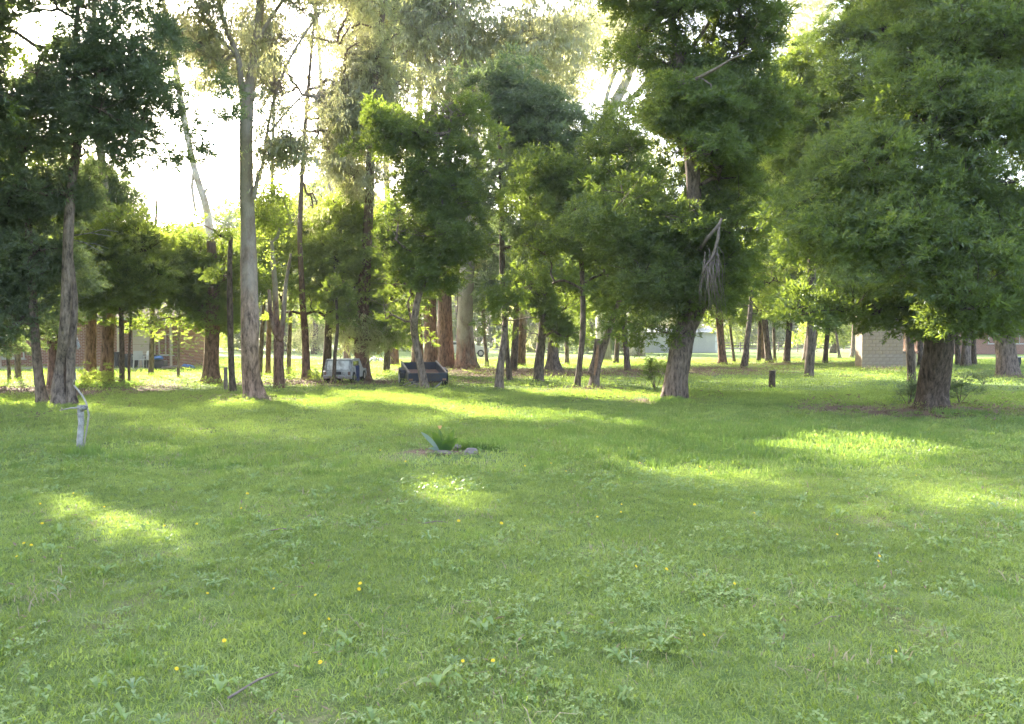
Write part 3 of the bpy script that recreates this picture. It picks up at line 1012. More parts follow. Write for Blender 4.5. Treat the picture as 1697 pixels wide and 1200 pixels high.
# --- mid-distance gums
grow_tree('gum_tree', 'reddish trunk forking low into two pale stems, right of the big gum', 'tree', gd(641),
    [[(463, 641, 18), (462, 600, 16), (462, 570, 16), (458, 530, 10), (455, 460, 8), (450, 400, 6)], [(464, 565, 11), (470, 520, 8), (474, 470, 6), (482, 420, 4)], [(460, 560, 9), (450, 530, 7), (446, 480, 5)]],
    [(450, 420, 24, 36), (484, 390, 28, 32), (440, 360, 26, 26), (470, 330, 34, 30), (500, 440, 22, 40)],
    leaf='wattle_yellow', bark='bark_redpale', lobe_r=.6, seed=32, clump=.38, fill=.7, tmpl=TB, dens=.8)
grow_tree('gum_tree', 'slim reddish gum leaning slightly left between the forked stem and the white vehicle shell', 'tree', gd(629),
    [[(508, 629, 17), (507, 580, 12), (503, 520, 11), (499, 450, 9), (497, 390, 8), (500, 300, 7), (508, 180, 6), (520, 40, 4)]],
    [(490, 270, 46, 50), (530, 210, 50, 50), (560, 270, 40, 46), (520, 330, 44, 30), (560, 130, 46, 50), (600, 220, 30, 50), (540, 40, 60, 50), (600, 90, 50, 50), (460, 320, 30, 30), (590, -60, 100, 60), (520, -160, 110, 60), (470, 180, 50, 50), (450, 60, 50, 60), (570, 180, 60, 60), (630, 190, 40, 50), (500, 120, 60, 60), (460, 270, 34, 50), (440, 60, 60, 50), (300, 60, 50, 50), (360, 110, 40, 40), (520, 40, 60, 50), (440, 130, 30, 50), (600, 300, 40, 30)],
    leaf='gum', bark='bark_red', lobe_r=1.0, seed=33, clump=.48, dens=.9, branch_from=.55, fill=1.7)
grow_tree('wattle_tree', 'dark trunk behind the white vehicle shell with sunlit yellow-green crown', 'tree', gd(627),
    [[(541, 627, 16), (543, 580, 13), (548, 500, 11), (560, 420, 9), (565, 350, 6)]],
    [(572, 348, 56, 32), (540, 330, 30, 20), (610, 385, 46, 36), (560, 420, 46, 40), (620, 450, 46, 40), (530, 480, 34, 40), (590, 510, 50, 40), (510, 420, 24, 36), (640, 540, 50, 30), (520, 530, 40, 26), (470, 500, 30, 40), (430, 470, 26, 50)],
    leaf='wattle_yellow', bark='bark_dark', lobe_r=.75, seed=34, clump=.42, fill=.95)
grow_tree('wattle_tree', 'very thin stem standing in front of the white vehicle shell', 'tree', gd(636),
    [[(553, 636, 7), (555, 590, 6), (559, 540, 5), (556, 480, 4)]], [(560, 480, 26, 30), (575, 520, 20, 20)], bark='bark_dark', lobe_r=.4, seed=35, clump=.28, fill=.6)
grow_tree('gum_tree', 'thick brown trunk beside the dark blue drum', 'tree', gd(629),
    [[(602, 629, 27), (600, 600, 24), (599, 560, 23), (604, 470, 20), (612, 330, 15), (620, 150, 11), (640, -20, 7)]],
    [(600, 560, 44, 20), (640, 540, 40, 24), (620, 120, 60, 60), (660, 60, 70, 60), (590, 30, 60, 50), (680, 140, 50, 40), (630, -90, 120, 70), (700, -170, 120, 70)],
    leaf='gum_far', bark='bark_red', lobe_r=1.1, seed=36, clump=.55, dens=.85, branch_from=.2)
tM = grow_tree('wattle_tree', 'leaning thin trunk standing in front of the box trailer', 'tree', gd(646),
    [[(706, 646, 15), (698, 610, 13), (688, 560, 12), (687, 530, 12), (697, 480, 10), (722, 430, 9), (738, 370, 8), (745, 290, 6), (742, 220, 4)],
     [(685, 545, 5), (679, 520, 4), (676, 500, 3), (683, 488, 2)], [(686, 538, 4), (693, 510, 3), (694, 490, 2.5)]],
    [(650, 195, 44, 28), (690, 215, 60, 32), (745, 190, 50, 36), (640, 250, 34, 22), (700, 300, 50, 30), (660, 372, 48, 36), (720, 400, 60, 40), (690, 450, 60, 36), (640, 450, 46, 40), (745, 330, 40, 40), (650, 520, 50, 34), (760, 250, 40, 34), (660, 310, 40, 30), (600, 500, 44, 40), (630, 400, 44, 40)],
    leaf='wattle', bark='bark_grey', lobe_r=.72, seed=37, clump=.36, fill=1.0)
for i, (x, w, x2, lab) in enumerate([(692, 23, 688, 'leftmost brown stringy trunk of the cluster behind the trailer'), (714, 27, 712, 'middle broad brown trunk of the cluster behind the trailer'), (739, 30, 737, 'rust-red stringy trunk right in the cluster, next to the big pale gum')]):
    grow_tree('stringybark_tree', lab, 'tree', gd(608 + i), [[(x, 608 + i, w), (x, 570, w * .8), (x2, 480, w * .75), (x2 + 4, 300, w * .5), (x2 + 10, 100, w * .3)]],
              [(690 + i * 40, 430, 40, 40), (650 + i * 60, 60 - i * 50, 80, 60), (700 + i * 30, -60 - i * 50, 100, 60), (640 + i * 60, -150, 110, 60)],
              leaf='gum_far', bark='bark_red', lobe_r=1.5, seed=40 + i, clump=.7, dens=.8, branch_from=.4)
tO = grow_tree('gum_tree', 'biggest gum with flared brown base and smooth pale column, right of the trailer', 'tree', gd(611),
    [[(775, 611, 38), (772, 585, 31), (770, 540, 26), (773, 470, 24), (777, 410, 23), (785, 300, 19), (782, 180, 15), (765, 60, 11), (760, -80, 8)],
     [(783, 180, 8), (830, 110, 7), (870, 40, 5)], [(782, 220, 8), (720, 130, 6), (690, 40, 5)], [(775, 100, 7), (745, 50, 6), (752, 10, 6), (740, -60, 5)]],
    [(760, 70, 90, 66), (690, 40, 70, 60), (650, 110, 50, 50), (830, 60, 80, 60), (900, 60, 80, 60), (880, 130, 60, 44), (720, 140, 60, 44), (800, 140, 60, 40), (640, 10, 70, 60), (960, 40, 50, 50),
     (930, 190, 40, 40), (780, -90, 190, 90), (640, -110, 120, 80), (920, -100, 130, 80), (780, -220, 200, 80)],
    leaf='gum', bark='bark_gum_big', lobe_r=1.7, seed=45, clump=.72, dens=.9, branch_from=.45, flare=.28, sides=22, cl_n=26)
grow_tree('gum_tree', 'distant gum with bare curving forked limbs showing in the central sky gap', 'tree', 58.0,
    [[(1000, 593, 24), (998, 450, 22), (1000, 300, 20), (1008, 200, 20), (1030, 150, 17), (1046, 110, 12), (1040, 60, 9), (1050, -20, 6)],
     [(1012, 195, 9), (1003, 170, 7), (1018, 120, 6), (1022, 90, 4)], [(1026, 175, 8), (1050, 160, 8), (1072, 135, 7), (1086, 120, 4)], [(1046, 118, 8), (1066, 80, 6), (1080, 40, 5)]],
    [(1020, 50, 60, 50), (960, 60, 50, 60), (1070, 60, 50, 50), (1010, 110, 30, 22), (940, 130, 40, 36), (1090, 140, 26, 24), (1010, -60, 110, 70), (960, 250, 44, 30), (1340, 10, 60, 22, 6)],
    leaf='gum', bark='bark_pale', lobe_r=1.7, seed=46, clump=.75, dens=.75, branch_from=.5)
# --- slim trees and bushes in the middle
grow_tree('wattle_tree', 'short grey trunk under a rounded green bush crown, right of the big gum', 'tree', gd(648),
    [[(826, 648, 17), (829, 610, 13), (834, 575, 12), (838, 530, 9)]],
    [(840, 500, 36, 30), (826, 540, 26, 20), (868, 520, 36, 34)], bark='bark_grey', lobe_r=.5, seed=50, clump=.3)
grow_tree('wattle_tree', 'tall slender dark tree behind the rounded bush, trunk rising to mid canopy', 'tree', gd(632),
    [[(845, 632, 10), (840, 580, 9), (834, 500, 9), (832, 420, 9), (831, 300, 8), (827, 200, 6), (830, 120, 3)]],
    [(800, 190, 50, 36), (860, 180, 56, 40), (830, 130, 50, 24), (895, 230, 44, 36), (780, 270, 36, 40), (860, 290, 44, 40), (800, 350, 44, 36), (900, 170, 30, 26), (835, 400, 40, 34), (770, 180, 26, 24), (760, 330, 50, 40), (790, 400, 46, 30), (900, 400, 50, 40), (940, 230, 30, 34)],
    leaf='wattle_blue', bark='bark_mid', lobe_r=.8, seed=51, clump=.42, fill=1.05)
grow_tree('wattle_tree', 'round dark green bushy tree on a thick short trunk, centre right', 'tree', gd(634),
    [[(892, 634, 19), (894, 600, 17), (898, 560, 14), (900, 520, 10)]],
    [(880, 505, 50, 40), (930, 510, 44, 40), (900, 550, 56, 26), (900, 470, 46, 24), (950, 550, 20, 20)], bark='bark_mid', lobe_r=.6, seed=52, clump=.34)
grow_tree('wattle_tree', 'dark stump-like trunk with pale spreading roots behind the round bush', 'tree', gd(616),
    [[(918, 616, 26), (917, 590, 18), (915, 540, 14), (905, 470, 9)]], [(930, 450, 50, 34), (870, 450, 40, 30), (900, 400, 50, 30)], bark='bark_mid', lobe_r=.9, seed=53, clump=.5, leaf='wattle_blue', flare=.8)
grow_tree('wattle_tree', 'slender leaning tree with olive sunlit crown, left of the split trunk', 'tree', gd(644),
    [[(955, 644, 12), (961, 600, 10), (966, 540, 9), (965, 460, 8), (960, 400, 7), (950, 320, 5)], [(966, 470, 4), (1000, 455, 4), (1030, 470, 3)], [(966, 480, 4), (935, 465, 4), (915, 470, 3)]],
    [(900, 300, 44, 30), (945, 290, 46, 34), (890, 345, 34, 26), (950, 355, 60, 36), (1000, 330, 40, 36), (1040, 250, 40, 40), (1060, 320, 40, 40), (930, 410, 56, 34), (985, 420, 40, 30), (1010, 260, 40, 30)],
    leaf='wattle', bark='bark_mid', lobe_r=.7, seed=54, clump=.36, fill=.8)
tS = grow_tree('wattle_tree', 'split leaning trunk with exposed orange heartwood, left of the large central-right tree', 'tree', gd(644),
    [[(984, 644, 19), (987, 615, 15), (997, 585, 13), (1010, 545, 10), (1026, 500, 8), (1045, 460, 5)], [(980, 620, 14), (988, 590, 13), (990, 562, 9)]],
    [(1035, 480, 30, 24), (1005, 500, 26, 22), (1055, 450, 30, 24), (1040, 420, 40, 30)], bark='bark_grey', lobe_r=.45, seed=55, clump=.3, fill=.7)
sp = MB(); b = tS.location; dS = gd(644)
sp.tube([W(985, 622, dS - .14) - b, W(988, 600, dS - .16) - b, W(991, 572, dS - .1) - b], [.03, .06, .03], n=7, rough=.2)
sp.build('heartwood', M['heartwood'], tS)
# --- the large tree right of centre
tU = grow_tree('wattle_tree', 'large dark tree right of centre with thick grey leaning trunk and tall full crown', 'tree', gd(661),
    [[(1116, 661, 42), (1120, 630, 36), (1128, 580, 35), (1140, 530, 33), (1150, 440, 27), (1150, 320, 23), (1140, 200, 19), (1126, 110, 15), (1112, 20, 12), (1100, -100, 8), (1105, -220, 4)],
     [(1148, 430, 12), (1180, 400, 9), (1225, 385, 8), (1262, 378, 6)], [(1130, 100, 8), (1160, 60, 7), (1180, 30, 5), (1200, 0, 4)], [(1140, 560, 14), (1160, 520, 12), (1175, 480, 9)]],
    [(1080, 20, 100, 44), (1180, 30, 90, 50), (1250, 50, 55, 55), (1150, 90, 100, 40), (1220, 120, 55, 46), (1050, 90, 45, 24), (1090, 210, 60, 44), (1180, 200, 80, 54), (1240, 190, 40, 60), (1070, 290, 80, 46),
     (1160, 290, 90, 54), (1060, 380, 80, 56), (1150, 400, 96, 56), (1210, 330, 50, 44), (1090, 470, 76, 50), (1160, 490, 50, 44), (1070, 540, 40, 24), (1205, 440, 26, 40), (1010, 330, 40, 40), (1130, 260, 70, 60), (1060, 220, 50, 40), (1150, 170, 80, 40), (1140, 280, 40, 40, -1.6, .5), (1120, 300, 30, 34, -1.8, .45), (1165, 260, 34, 34, -1.7, .45), (1140, 290, 50, 60, -1.2, .6), (1135, 170, 50, 40, -1.1, .5), (1145, 360, 50, 40, -1.2, .6), (1120, -80, 160, 70), (1140, -190, 130, 70)],
    leaf='wattle', bark='bark_grey', lobe_r=.85, seed=61, clump=.36, dens=1.05, branch_from=.2, flare=.22, sides=28, branch_bark='bark_mid', fill=.95)
b = tU.location; d = 19.2
P = lambda x, y, dd=0: W(x, y, d + dd)
seg = [([W(1150, 430, 21.4), P(1172, 395), P(1192, 372), P(1196, 362)], [.06, .045, .04, .025]), ([P(1192, 372), P(1190, 395), P(1182, 425), P(1170, 440), P(1163, 455)], [.03, .04, .035, .025, .015])]
rr = random.Random(5)
for k in range(40):
    x0, y0 = 1166 + rr.random() * 26, 405 + rr.random() * 40
    x1, y1 = x0 + rr.uniform(-10, 14), y0 + rr.uniform(25, 60)
    x2, y2 = x1 + rr.uniform(-8, 14), y1 + rr.uniform(10, 50)
    seg.append(([P(x0, y0), P((x0 + x1) / 2 + rr.uniform(-5, 5), (y0 + y1) / 2, rr.uniform(-.3, .3)), P(x1, y1, rr.uniform(-.3, .3)), P(x2, y2)], [.010, .008, .006, .003]))
fork_dead(tU, b, seg, 'deadwood', label='pale dead broken limb hanging down with bare drooping twigs')
kn = MB()
kn.tube([W(1126, 150, 19.6) - b, W(1130, 138, 19.5) - b, W(1132, 128, 19.5) - b], [.05, .085, .05], n=9, rough=.3)
kn.tube([W(1133, 142, 19.5) - b, W(1160, 128, 19.0) - b, W(1190, 112, 18.6) - b, W(1215, 96, 18.4) - b, W(1240, 88, 18.2) - b], [.06, .045, .035, .022, .012], n=7, rough=.15)
kn.tube([W(1160, 128, 19.0) - b, W(1178, 140, 18.9) - b, W(1182, 160, 18.9) - b], [.03, .02, .01], n=5)
kn.build('broken_limb', M['deadwood'], tU, smooth=True)['label'] = 'pale broken limb with a knotted end high in the crown'
# --- the large tree at the right
tY = grow_tree('wattle_tree', 'largest tree at the right with massive dark trunk on a ring of brown litter', 'tree', gd(681),
    [[(1545, 681, 52), (1546, 650, 45), (1550, 610, 44), (1558, 560, 42), (1568, 480, 38), (1578, 380, 34), (1588, 250, 28), (1595, 100, 22), (1600, -40, 14), (1605, -160, 7)],
     [(1575, 420, 16), (1500, 360, 12), (1430, 330, 9), (1370, 310, 6)], [(1575, 440, 15), (1640, 420, 12), (1700, 400, 9)], [(1585, 300, 15), (1530, 220, 10), (1490, 150, 6)], [(1590, 280, 14), (1660, 200, 9), (1700, 120, 5)]],
    [(1560, 90, 80, 54, -.8), (1500, 170, 56, 44, -.6), (1640, 70, 76, 56, -.8), (1650, 190, 76, 56, -1.5), (1560, 210, 80, 56, -1.2), (1430, 245, 56, 36, -.8), (1370, 300, 56, 34, -.8), (1480, 300, 90, 46, -1.5),
     (1600, 310, 90, 56, -1.8), (1325, 365, 36, 36, -.4), (1410, 380, 90, 54, -1.5), (1540, 400, 90, 56, -2), (1660, 400, 80, 56, -1.8), (1345, 430, 42, 28, -.4), (1430, 455, 70, 34, -1), (1335, 512, 44, 20, -1.3, .5),
     (1400, 520, 34, 20, -1, .5), (1450, 510, 50, 26, -.5, .5), (1490, 530, 30, 24, 0, .5), (1620, 500, 70, 40, -2.2), (1580, 535, 40, 32, -2.4, .5), (1510, 500, 50, 26, -1), (1660, 550, 30, 20, -2, .5), (1600, -50, 150, 90), (1740, 60, 90, 110), (1780, 250, 100, 130), (1780, 440, 90, 90), (1640, -170, 120, 70)],
    leaf='wattle', bark='bark_dark', lobe_r=.72, seed=71, clump=.34, dens=1.2, branch_from=.22, flare=.3, sides=30, fill=.66)
# --- trees behind on the right
grow_tree('wattle_tree', 'mid-distance tree with sunlit yellow top between the two large right trees', 'tree', 33,
    [[(1340, 611, 15), (1345, 540, 13), (1345, 400, 11), (1348, 260, 9), (1345, 160, 5)]],
    [(1330, 120, 36, 50), (1370, 150, 30, 40), (1310, 200, 40, 40), (1370, 220, 50, 40), (1300, 270, 50, 36), (1380, 280, 50, 36), (1290, 350, 50, 46), (1260, 430, 50, 50), (1300, 470, 46, 40), (1340, 380, 60, 50), (1250, 510, 36, 24)],
    leaf='wattle_yellow', bark='bark_mid', lobe_r=.85, seed=72, clump=.42)
grow_tree('wattle_tree', 'tall dark tree behind the largest right tree, crown reaching the top edge', 'tree', 30,
    [[(1512, 617, 13), (1505, 540, 13), (1490, 380, 12), (1475, 200, 10), (1465, 40, 7), (1470, -100, 4)]],
    [(1450, 40, 52, 50), (1510, 10, 60, 46), (1430, 120, 34, 50), (1480, 140, 50, 44), (1440, 200, 56, 40), (1400, 60, 14, 24), (1480, -70, 90, 60), (1540, 100, 50, 60), (1590, 20, 50, 50), (1680, 20, 50, 40), (1400, 250, 40, 30)],
    leaf='wattle', bark='bark_dark', lobe_r=.9, seed=73, clump=.42)
grow_tree('wattle_tree', 'thick grey trunk at the right edge in front of the white house window', 'tree', gd(624),
    [[(1672, 624, 34), (1668, 590, 30), (1664, 550, 28), (1666, 450, 22), (1670, 350, 14)]],
    [(1690, 480, 60, 44), (1640, 470, 50, 34), (1690, 380, 70, 50), (1740, 520, 50, 40)], bark='bark_grey', lobe_r=.9, seed=74, clump=.42, leaf='wattle_blue')

# --- rows of trees behind: each its own crown and trunk
ROW = [  # x, y, width, lean, label
    (1198, 604, 15, -6, 'straight brown trunk just right of the large central-right tree, below the hanging dead limb'),
    (1217, 601, 5, -8, 'thin crooked stem right of the straight brown trunk'), (1240, 600, 4, 0, 'thinnest straight stem in the right-hand row'),
    (1257, 600, 7, 2, 'slim dark stem left of the dense group in the right-hand row'), (1275, 602, 12, -8, 'left trunk of the dense group in the right-hand row'),
    (1284, 600, 6, -2, 'thin stem crossing the dense group in the right-hand row'), (1303, 602, 12, 6, 'stout trunk with a forked base in the dense group'),
    (1335, 600, 13, 8, 'black trunk leaning right, right of the dense group'), (1345, 598, 7, 10, 'companion stem touching the black leaning trunk'),
    (1367, 602, 9, 6, 'grey stem standing forward between black leaning trunk and block chimney'), (1392, 594, 5, -8, 'thin leaning stem far behind, left of the block chimney'),
    (1412, 593, 8, 4, 'dark trunk just left of the block chimney'), (1526, 608, 10, -2, 'dark trunk just right of the block chimney wing'),
    (1508, 608, 9, -4, 'pale grey stem beside the block chimney wing'), (1600, 607, 15, 4, 'grey-brown trunk right of the largest tree, before the brick house'),
    (1614, 606, 9, 0, 'black stem on the right of the pair before the brick house'), (1588, 605, 9, -2, 'slim stem hidden close behind the largest right trunk'),
    (940, 604, 8, -2, 'slim dark stem right of the round bushy tree'), (1021, 602, 9, 4, 'slim dark stem between the split trunk and the large tree'),
    (807, 607, 7, -6, 'thin black stem just right of the biggest gum'), (478, 622, 8, 3, 'thin dark stem behind the forked reddish trunk'), (412, 628, 10, 0, 'dark red trunk peeping out behind the big pale gum'),
    (16, 634, 6, -10, 'thin dark stem at the far left edge before the sunny lawn'), (295, 625, 5, 3, 'thin stem left of the stout dark-barked tree'), (760, 604, 8, 0, 'dark stem squeezed between red trunk and biggest gum')]
for i, (x, y, w, ln, lab) in enumerate(ROW):
    rg = random.Random(i)
    dd = gd(y)
    left = x < 1000
    lobes = [(x + ln + rg.uniform(-14, 14), 500 + rg.uniform(-12, 14), 30, 26), (x + ln + rg.uniform(-20, 20), 440, 56, 44), (x + ln * 2, 370 + rg.uniform(-20, 20), 56, 44)]
    if 1180 < x < 1440: lobes += [(x + ln * 2, 310, 50, 40), (x + ln * 2, 250, 50, 36)]
    if x in (16, 295, 412): lobes = [(x, 530, 34, 20), (x + 8, 480, 34, 24)]
    grow_tree('wattle_tree', lab, 'tree', dd, [[(x, y, w), (x + ln * .4, 575, w * .85), (x + ln, 530, w * .75), (x + ln * 1.6, 430, w * .5)]], lobes,
              bark=['bark_dark', 'bark_mid', 'bark_grey'][i % 3] if i not in (0, 21) else 'bark_red', lobe_r=1.1, seed=100 + i, clump=.6, leaf=['wattle', 'wattle_blue', 'wattle_yellow'][rg.randrange(3)], fill=.8, twigs=False, flare=.3)

for x, w, lab in ((1046, 20, 'sunlit cream gum trunk far behind, left one of two'), (1063, 12, 'narrower sunlit cream gum trunk far behind, right one of two')):
    grow_tree('gum_tree', lab, 'tree', gd(591), [[(x, 591, w), (x, 560, w * .9), (x, 500, w * .8), (x + 4, 380, w * .5)]], [(x, 400, 60, 60), (x, 300, 60, 60)], bark='bark_pale', leaf='gum_far', lobe_r=2.4, seed=140 + x, clump=1.1, twigs=False)

# far trees: four models, copied
def copy_tree(src, loc, rz, s, label, group):
    r = src.copy(); COL.objects.link(r)
    r.location = loc; r.rotation_euler = (0, 0, rz); r.scale = (s, s, s)
    r['label'] = label
    if group: r['group'] = group
    for ch in src.children:
        c = ch.copy(); COL.objects.link(c); c.parent = r
    return r


FAR = []
FARLAB = ['dark green', 'bright yellow-green', 'pale olive', 'dense deep green', 'light yellowish']
for i in range(5):
    rg = random.Random(50 + i)
    d0 = 75 + i * 4
    xx = [60, 260, 520, 1000, 1380][i]
    yb = gd(0) if False else None
    base_y = 600 + F * (EYE / d0 * CP - SP * 1.0)  # row of flat ground at d0
    y0 = 562 + F * EYE / d0
    hh = [150, 120, 170, 160, 130][i]
    lob = []
    for k in range(7):
        lob.append((xx + rg.uniform(-50, 50), y0 - 60 - rg.random() ** .8 * hh, rg.uniform(30, 50), rg.uniform(24, 38)))
    lob.append((xx, y0 - 28, 40, 14))
    t = grow_tree('wattle_tree', 'far %s bushy tree in the tree line beyond the grove' % FARLAB[i], 'tree', d0,
                  [[(xx, y0, 10), (xx + 3, y0 - 50, 8), (xx - 4, y0 - 110, 5)]], lob, bark='bark_mid', lobe_r=2.0, seed=160 + i, clump=1.1,
                  leaf=['wattle', 'wattle_yellow', 'gum_far', 'wattle', 'wattle_yellow'][i], fill=.9, twigs=False, carve_it=False, group='far %s trees beyond the grove' % FARLAB[i], flare=.2)
    FAR.append(t)
rg = random.Random(99)
for k in range(100):
    px = -500 + k * 27 + rg.uniform(-14, 14)
    d0 = rg.uniform(95, 165)
    if px < 320: d0 = rg.uniform(72, 120)
    fi = rg.randrange(5); src = FAR[fi]
    s = rg.uniform(.8, 1.5) * (.62 if 170 < px < 420 else 1.0)
    if 1150 < px < 1480: d0 = rg.uniform(150, 200); s *= 1.2
    p = W(px, 562, d0); p.z = -.05
    copy_tree(src, p, rg.random() * 6.28, s, 'far %s bushy tree in the tree line beyond the grove' % FARLAB[fi], 'far %s trees beyond the grove' % FARLAB[fi])

# unseen trees added left of the frame to shade the lawn in view
for i, (x, y, h) in enumerate([(-20, 17, 15), (-19.5, 24, 16), (-27, 26, 18), (-30, 36, 19), (-35, 36, 18), (-39, 48, 20), (-13.5, 12.5, 11)]):
    px = 848.5 + x / y * F
    r = y / F
    top = 562 - h / r
    L = [(px + 1.6 / r * math.cos(a * 2.4) * (1 + .2 * a), 562 - (h * (.38 + .55 * a / 9)) / r, 2.3 / r, 1.3 / r, 1.2 * math.sin(a * 2.1)) for a in range(10)]
    grow_tree('wattle_tree', 'unseen full crowned tree added left of the picture to shade the lawn', 'tree', y, [[(px, 562 + EYE / r, .4 / r), (px + 5, 562 - 3 / r, .32 / r), (px - 10, 562 - h * .5 / r, .25 / r), (px, 562 - h * .9 / r, .1 / r)]],
              L, bark='bark_mid', lobe_r=1.1, seed=200 + i, clump=.6, fill=1.15, twigs=False, group='unseen trees added left of the picture to shade the lawn', leaf='wattle', dens=1.1)
# gums whose crowns close the sky over the middle of the picture
for i, (x, y, w, tx, lab, lb) in enumerate([
        (655, 607, 14, 640, 'distant slim gum with airy pale crown, between the thick brown trunk and the trailer', [(560, 60, 60, 70), (610, 160, 50, 60), (560, 230, 44, 50), (640, 40, 60, 60), (650, 250, 30, 40), (600, -60, 110, 60)]),
        (862, 606, 16, 880, 'distant gum behind the round bushy tree with pale crown', [(880, 60, 70, 60), (930, 130, 60, 50), (840, 120, 60, 60), (970, 40, 50, 50), (900, 210, 60, 34), (900, -60, 120, 60)]),
        (444, 622, 9, 452, 'slender gum rising behind the forked reddish trunk', [(470, 150, 40, 60), (440, 260, 30, 40), (500, 300, 34, 40), (480, 40, 50, 50), (470, 350, 34, 30), (530, 340, 40, 26)]),
        (1262, 596, 14, 1270, 'distant pale gum behind the row of thin trunks, crown against the sky gap', [(1290, 130, 40, 40), (1270, 200, 40, 40), (1330, 60, 50, 26), (1400, 20, 24, 20), (1290, 250, 50, 30)]),
        (728, 600, 14, 740, 'distant gum hidden behind the brown cluster', [(730, 130, 60, 60), (690, 60, 60, 50), (780, 120, 50, 50), (700, 230, 50, 40), (780, 230, 40, 40), (740, 330, 60, 40)])]):
    grow_tree('gum_tree', lab, 'tree', gd(y), [[(x, y, w), (x + (tx - x) * .5, 450, w * .8), (tx, 250, w * .6), (tx + 5, 60, w * .35)]], lb, leaf='gum', bark='bark_redpale',
              lobe_r=1.3, seed=300 + i, clump=.62, dens=.9, branch_from=.3, fill=.6)

# broad wattles filling the grove behind the slim trunks
for i, (x, y, w, tx, lf, lab, lb) in enumerate([
        (640, 618, 12, 650, 'wattle', 'broad dark wattle between the thick brown trunk and the box trailer', [(620, 380, 60, 50), (680, 340, 60, 50), (620, 470, 60, 44), (670, 450, 40, 50), (650, 540, 60, 30), (700, 270, 50, 40)]),
        (850, 612, 12, 860, 'wattle_blue', 'broad dark wattle right of the biggest gum, behind the rounded bush', [(850, 380, 60, 50), (900, 330, 50, 50), (800, 300, 50, 50), (860, 250, 60, 40), (850, 470, 40, 36), (940, 270, 50, 40)]),
        (1040, 615, 11, 1030, 'wattle', 'olive wattle close behind the split trunk, left of the large central-right tree', [(1010, 400, 50, 50), (960, 340, 60, 50), (1030, 300, 60, 50), (980, 460, 50, 36), (1020, 230, 50, 30), (1050, 520, 34, 24)]),
        (1232, 612, 10, 1250, 'wattle', 'dark wattle right of the large central-right tree filling down to head height', [(1240, 480, 50, 50), (1280, 420, 60, 50), (1230, 330, 50, 60), (1290, 330, 50, 50), (1250, 240, 50, 50), (1330, 490, 60, 36), (1400, 470, 60, 40)]),
        (430, 624, 8, 440, 'wattle_yellow', 'yellow-green wattle behind the big pale gum', [(450, 500, 40, 40), (440, 430, 40, 40), (500, 520, 40, 30), (400, 450, 30, 40), (480, 400, 40, 30)]),
        (250, 622, 9, 255, 'wattle', 'low spreading wattle in front of the brick house garage', [(250, 480, 60, 40), (220, 430, 50, 34), (290, 450, 50, 34), (180, 520, 50, 30), (280, 530, 50, 20)]),
        (30, 628, 10, 28, 'wattle', 'low leafy wattle at the far left before the brick wall', [(20, 520, 60, 40), (60, 470, 50, 50), (-20, 460, 60, 60), (100, 560, 30, 20), (20, 400, 60, 50)])]):
    grow_tree('wattle_tree', lab, 'tree', gd(y), [[(x, y, w), (x + (tx - x) * .5, 540, w * .8), (tx, 440, w * .6), (tx + 5, 330, w * .35)]], lb, leaf=lf, bark='bark_mid',
              lobe_r=1.0, seed=400 + i, clump=.5, branch_from=.3, fill=.75, twigs=False)
for i, (x, y, w, tx, lab, lb) in enumerate([  # gum added far back; its out-of-frame crown shades the middle lawn
        (575, 604, 12, 560, 'very tall distant gum added to shade the lawn, unseen crown above the picture, thin trunk behind the yellow-green wattle', [(400, -60, 90, 50), (480, -90, 100, 60), (570, -70, 90, 50), (380, -150, 110, 50), (520, -180, 110, 50), (450, -120, 90, 50), (600, -140, 80, 50)])]):
    grow_tree('gum_tree', lab, 'tree', 57, [[(x, 599, w), (x - 6, 450, w * .8), (tx - 20, 250, w * .6), (tx - 40, 0, w * .45), (470, -120, w * .3)]], lb, leaf='gum', bark='bark_redpale',
              lobe_r=1.7, seed=450 + i, clump=.8, dens=1.0, branch_from=.6, fill=.8)
# ================================================================== THINGS
M['black_paint'] = plain_mat('dark_blue_black_paint', (.05, .058, .08), .5, var=.3, dirt=(.07, .06, .055))
M['steel'] = plain_mat('worn_galvanised_steel', (.34, .31, .30), .6, .1, var=.4, scale=20, dirt=(.16, .09, .06))
M['rustfloor'] = plain_mat('rusty_floor', (.26, .16, .12), .85, var=.5, scale=10)
M['tyre'] = plain_mat('tyre_rubber', (.028, .028, .03), .85, var=.2)
M['rim'] = plain_mat('wheel_rim', (.42, .42, .44), .45, .5, dirt=(.2, .16, .13))
M['white_paint'] = plain_mat('old_white_paint', (.78, .77, .74), .6, var=.15, scale=5, dirt=(.36, .34, .31))
M['grey_paint'] = plain_mat('grimy_grey_paint', (.48, .48, .47), .6, var=.3, scale=7, dirt=(.17, .16, .15))
M['black'] = plain_mat('black_plastic', (.025, .025, .028), .5)
M['blue'] = plain_mat('dark_blue_plastic', (.03, .045, .11), .5)
M['blue2'] = plain_mat('blue_tarpaulin', (.06, .16, .42), .6, bump=.5)
M['white'] = plain_mat('white_plastic', (.46, .45, .42), .5, var=.08)
M['block'] = plain_mat('tan_concrete_block', (.45, .35, .23), .95, var=.2, scale=9, bump=.3, dirt=(.34, .27, .21))
M['block2'] = plain_mat('grey_concrete_block', (.42, .34, .255), .95, var=.2, scale=9, bump=.3)
M['mortar'] = plain_mat('mortar', (.30, .23, .17), .95)
M['stone'] = plain_mat('grey_pink_stone', (.23, .19, .175), .9, var=.35, scale=9, bump=.6)
M['roof'] = plain_mat('brown_roof_tiles', (.14, .09, .07), .9, var=.3, scale=4)
M['cream'] = plain_mat('cream_door_paint', (.55, .47, .35), .6, var=.1)
M['rail'] = plain_mat('grey_fence_rail', (.20, .17, .15), .9)
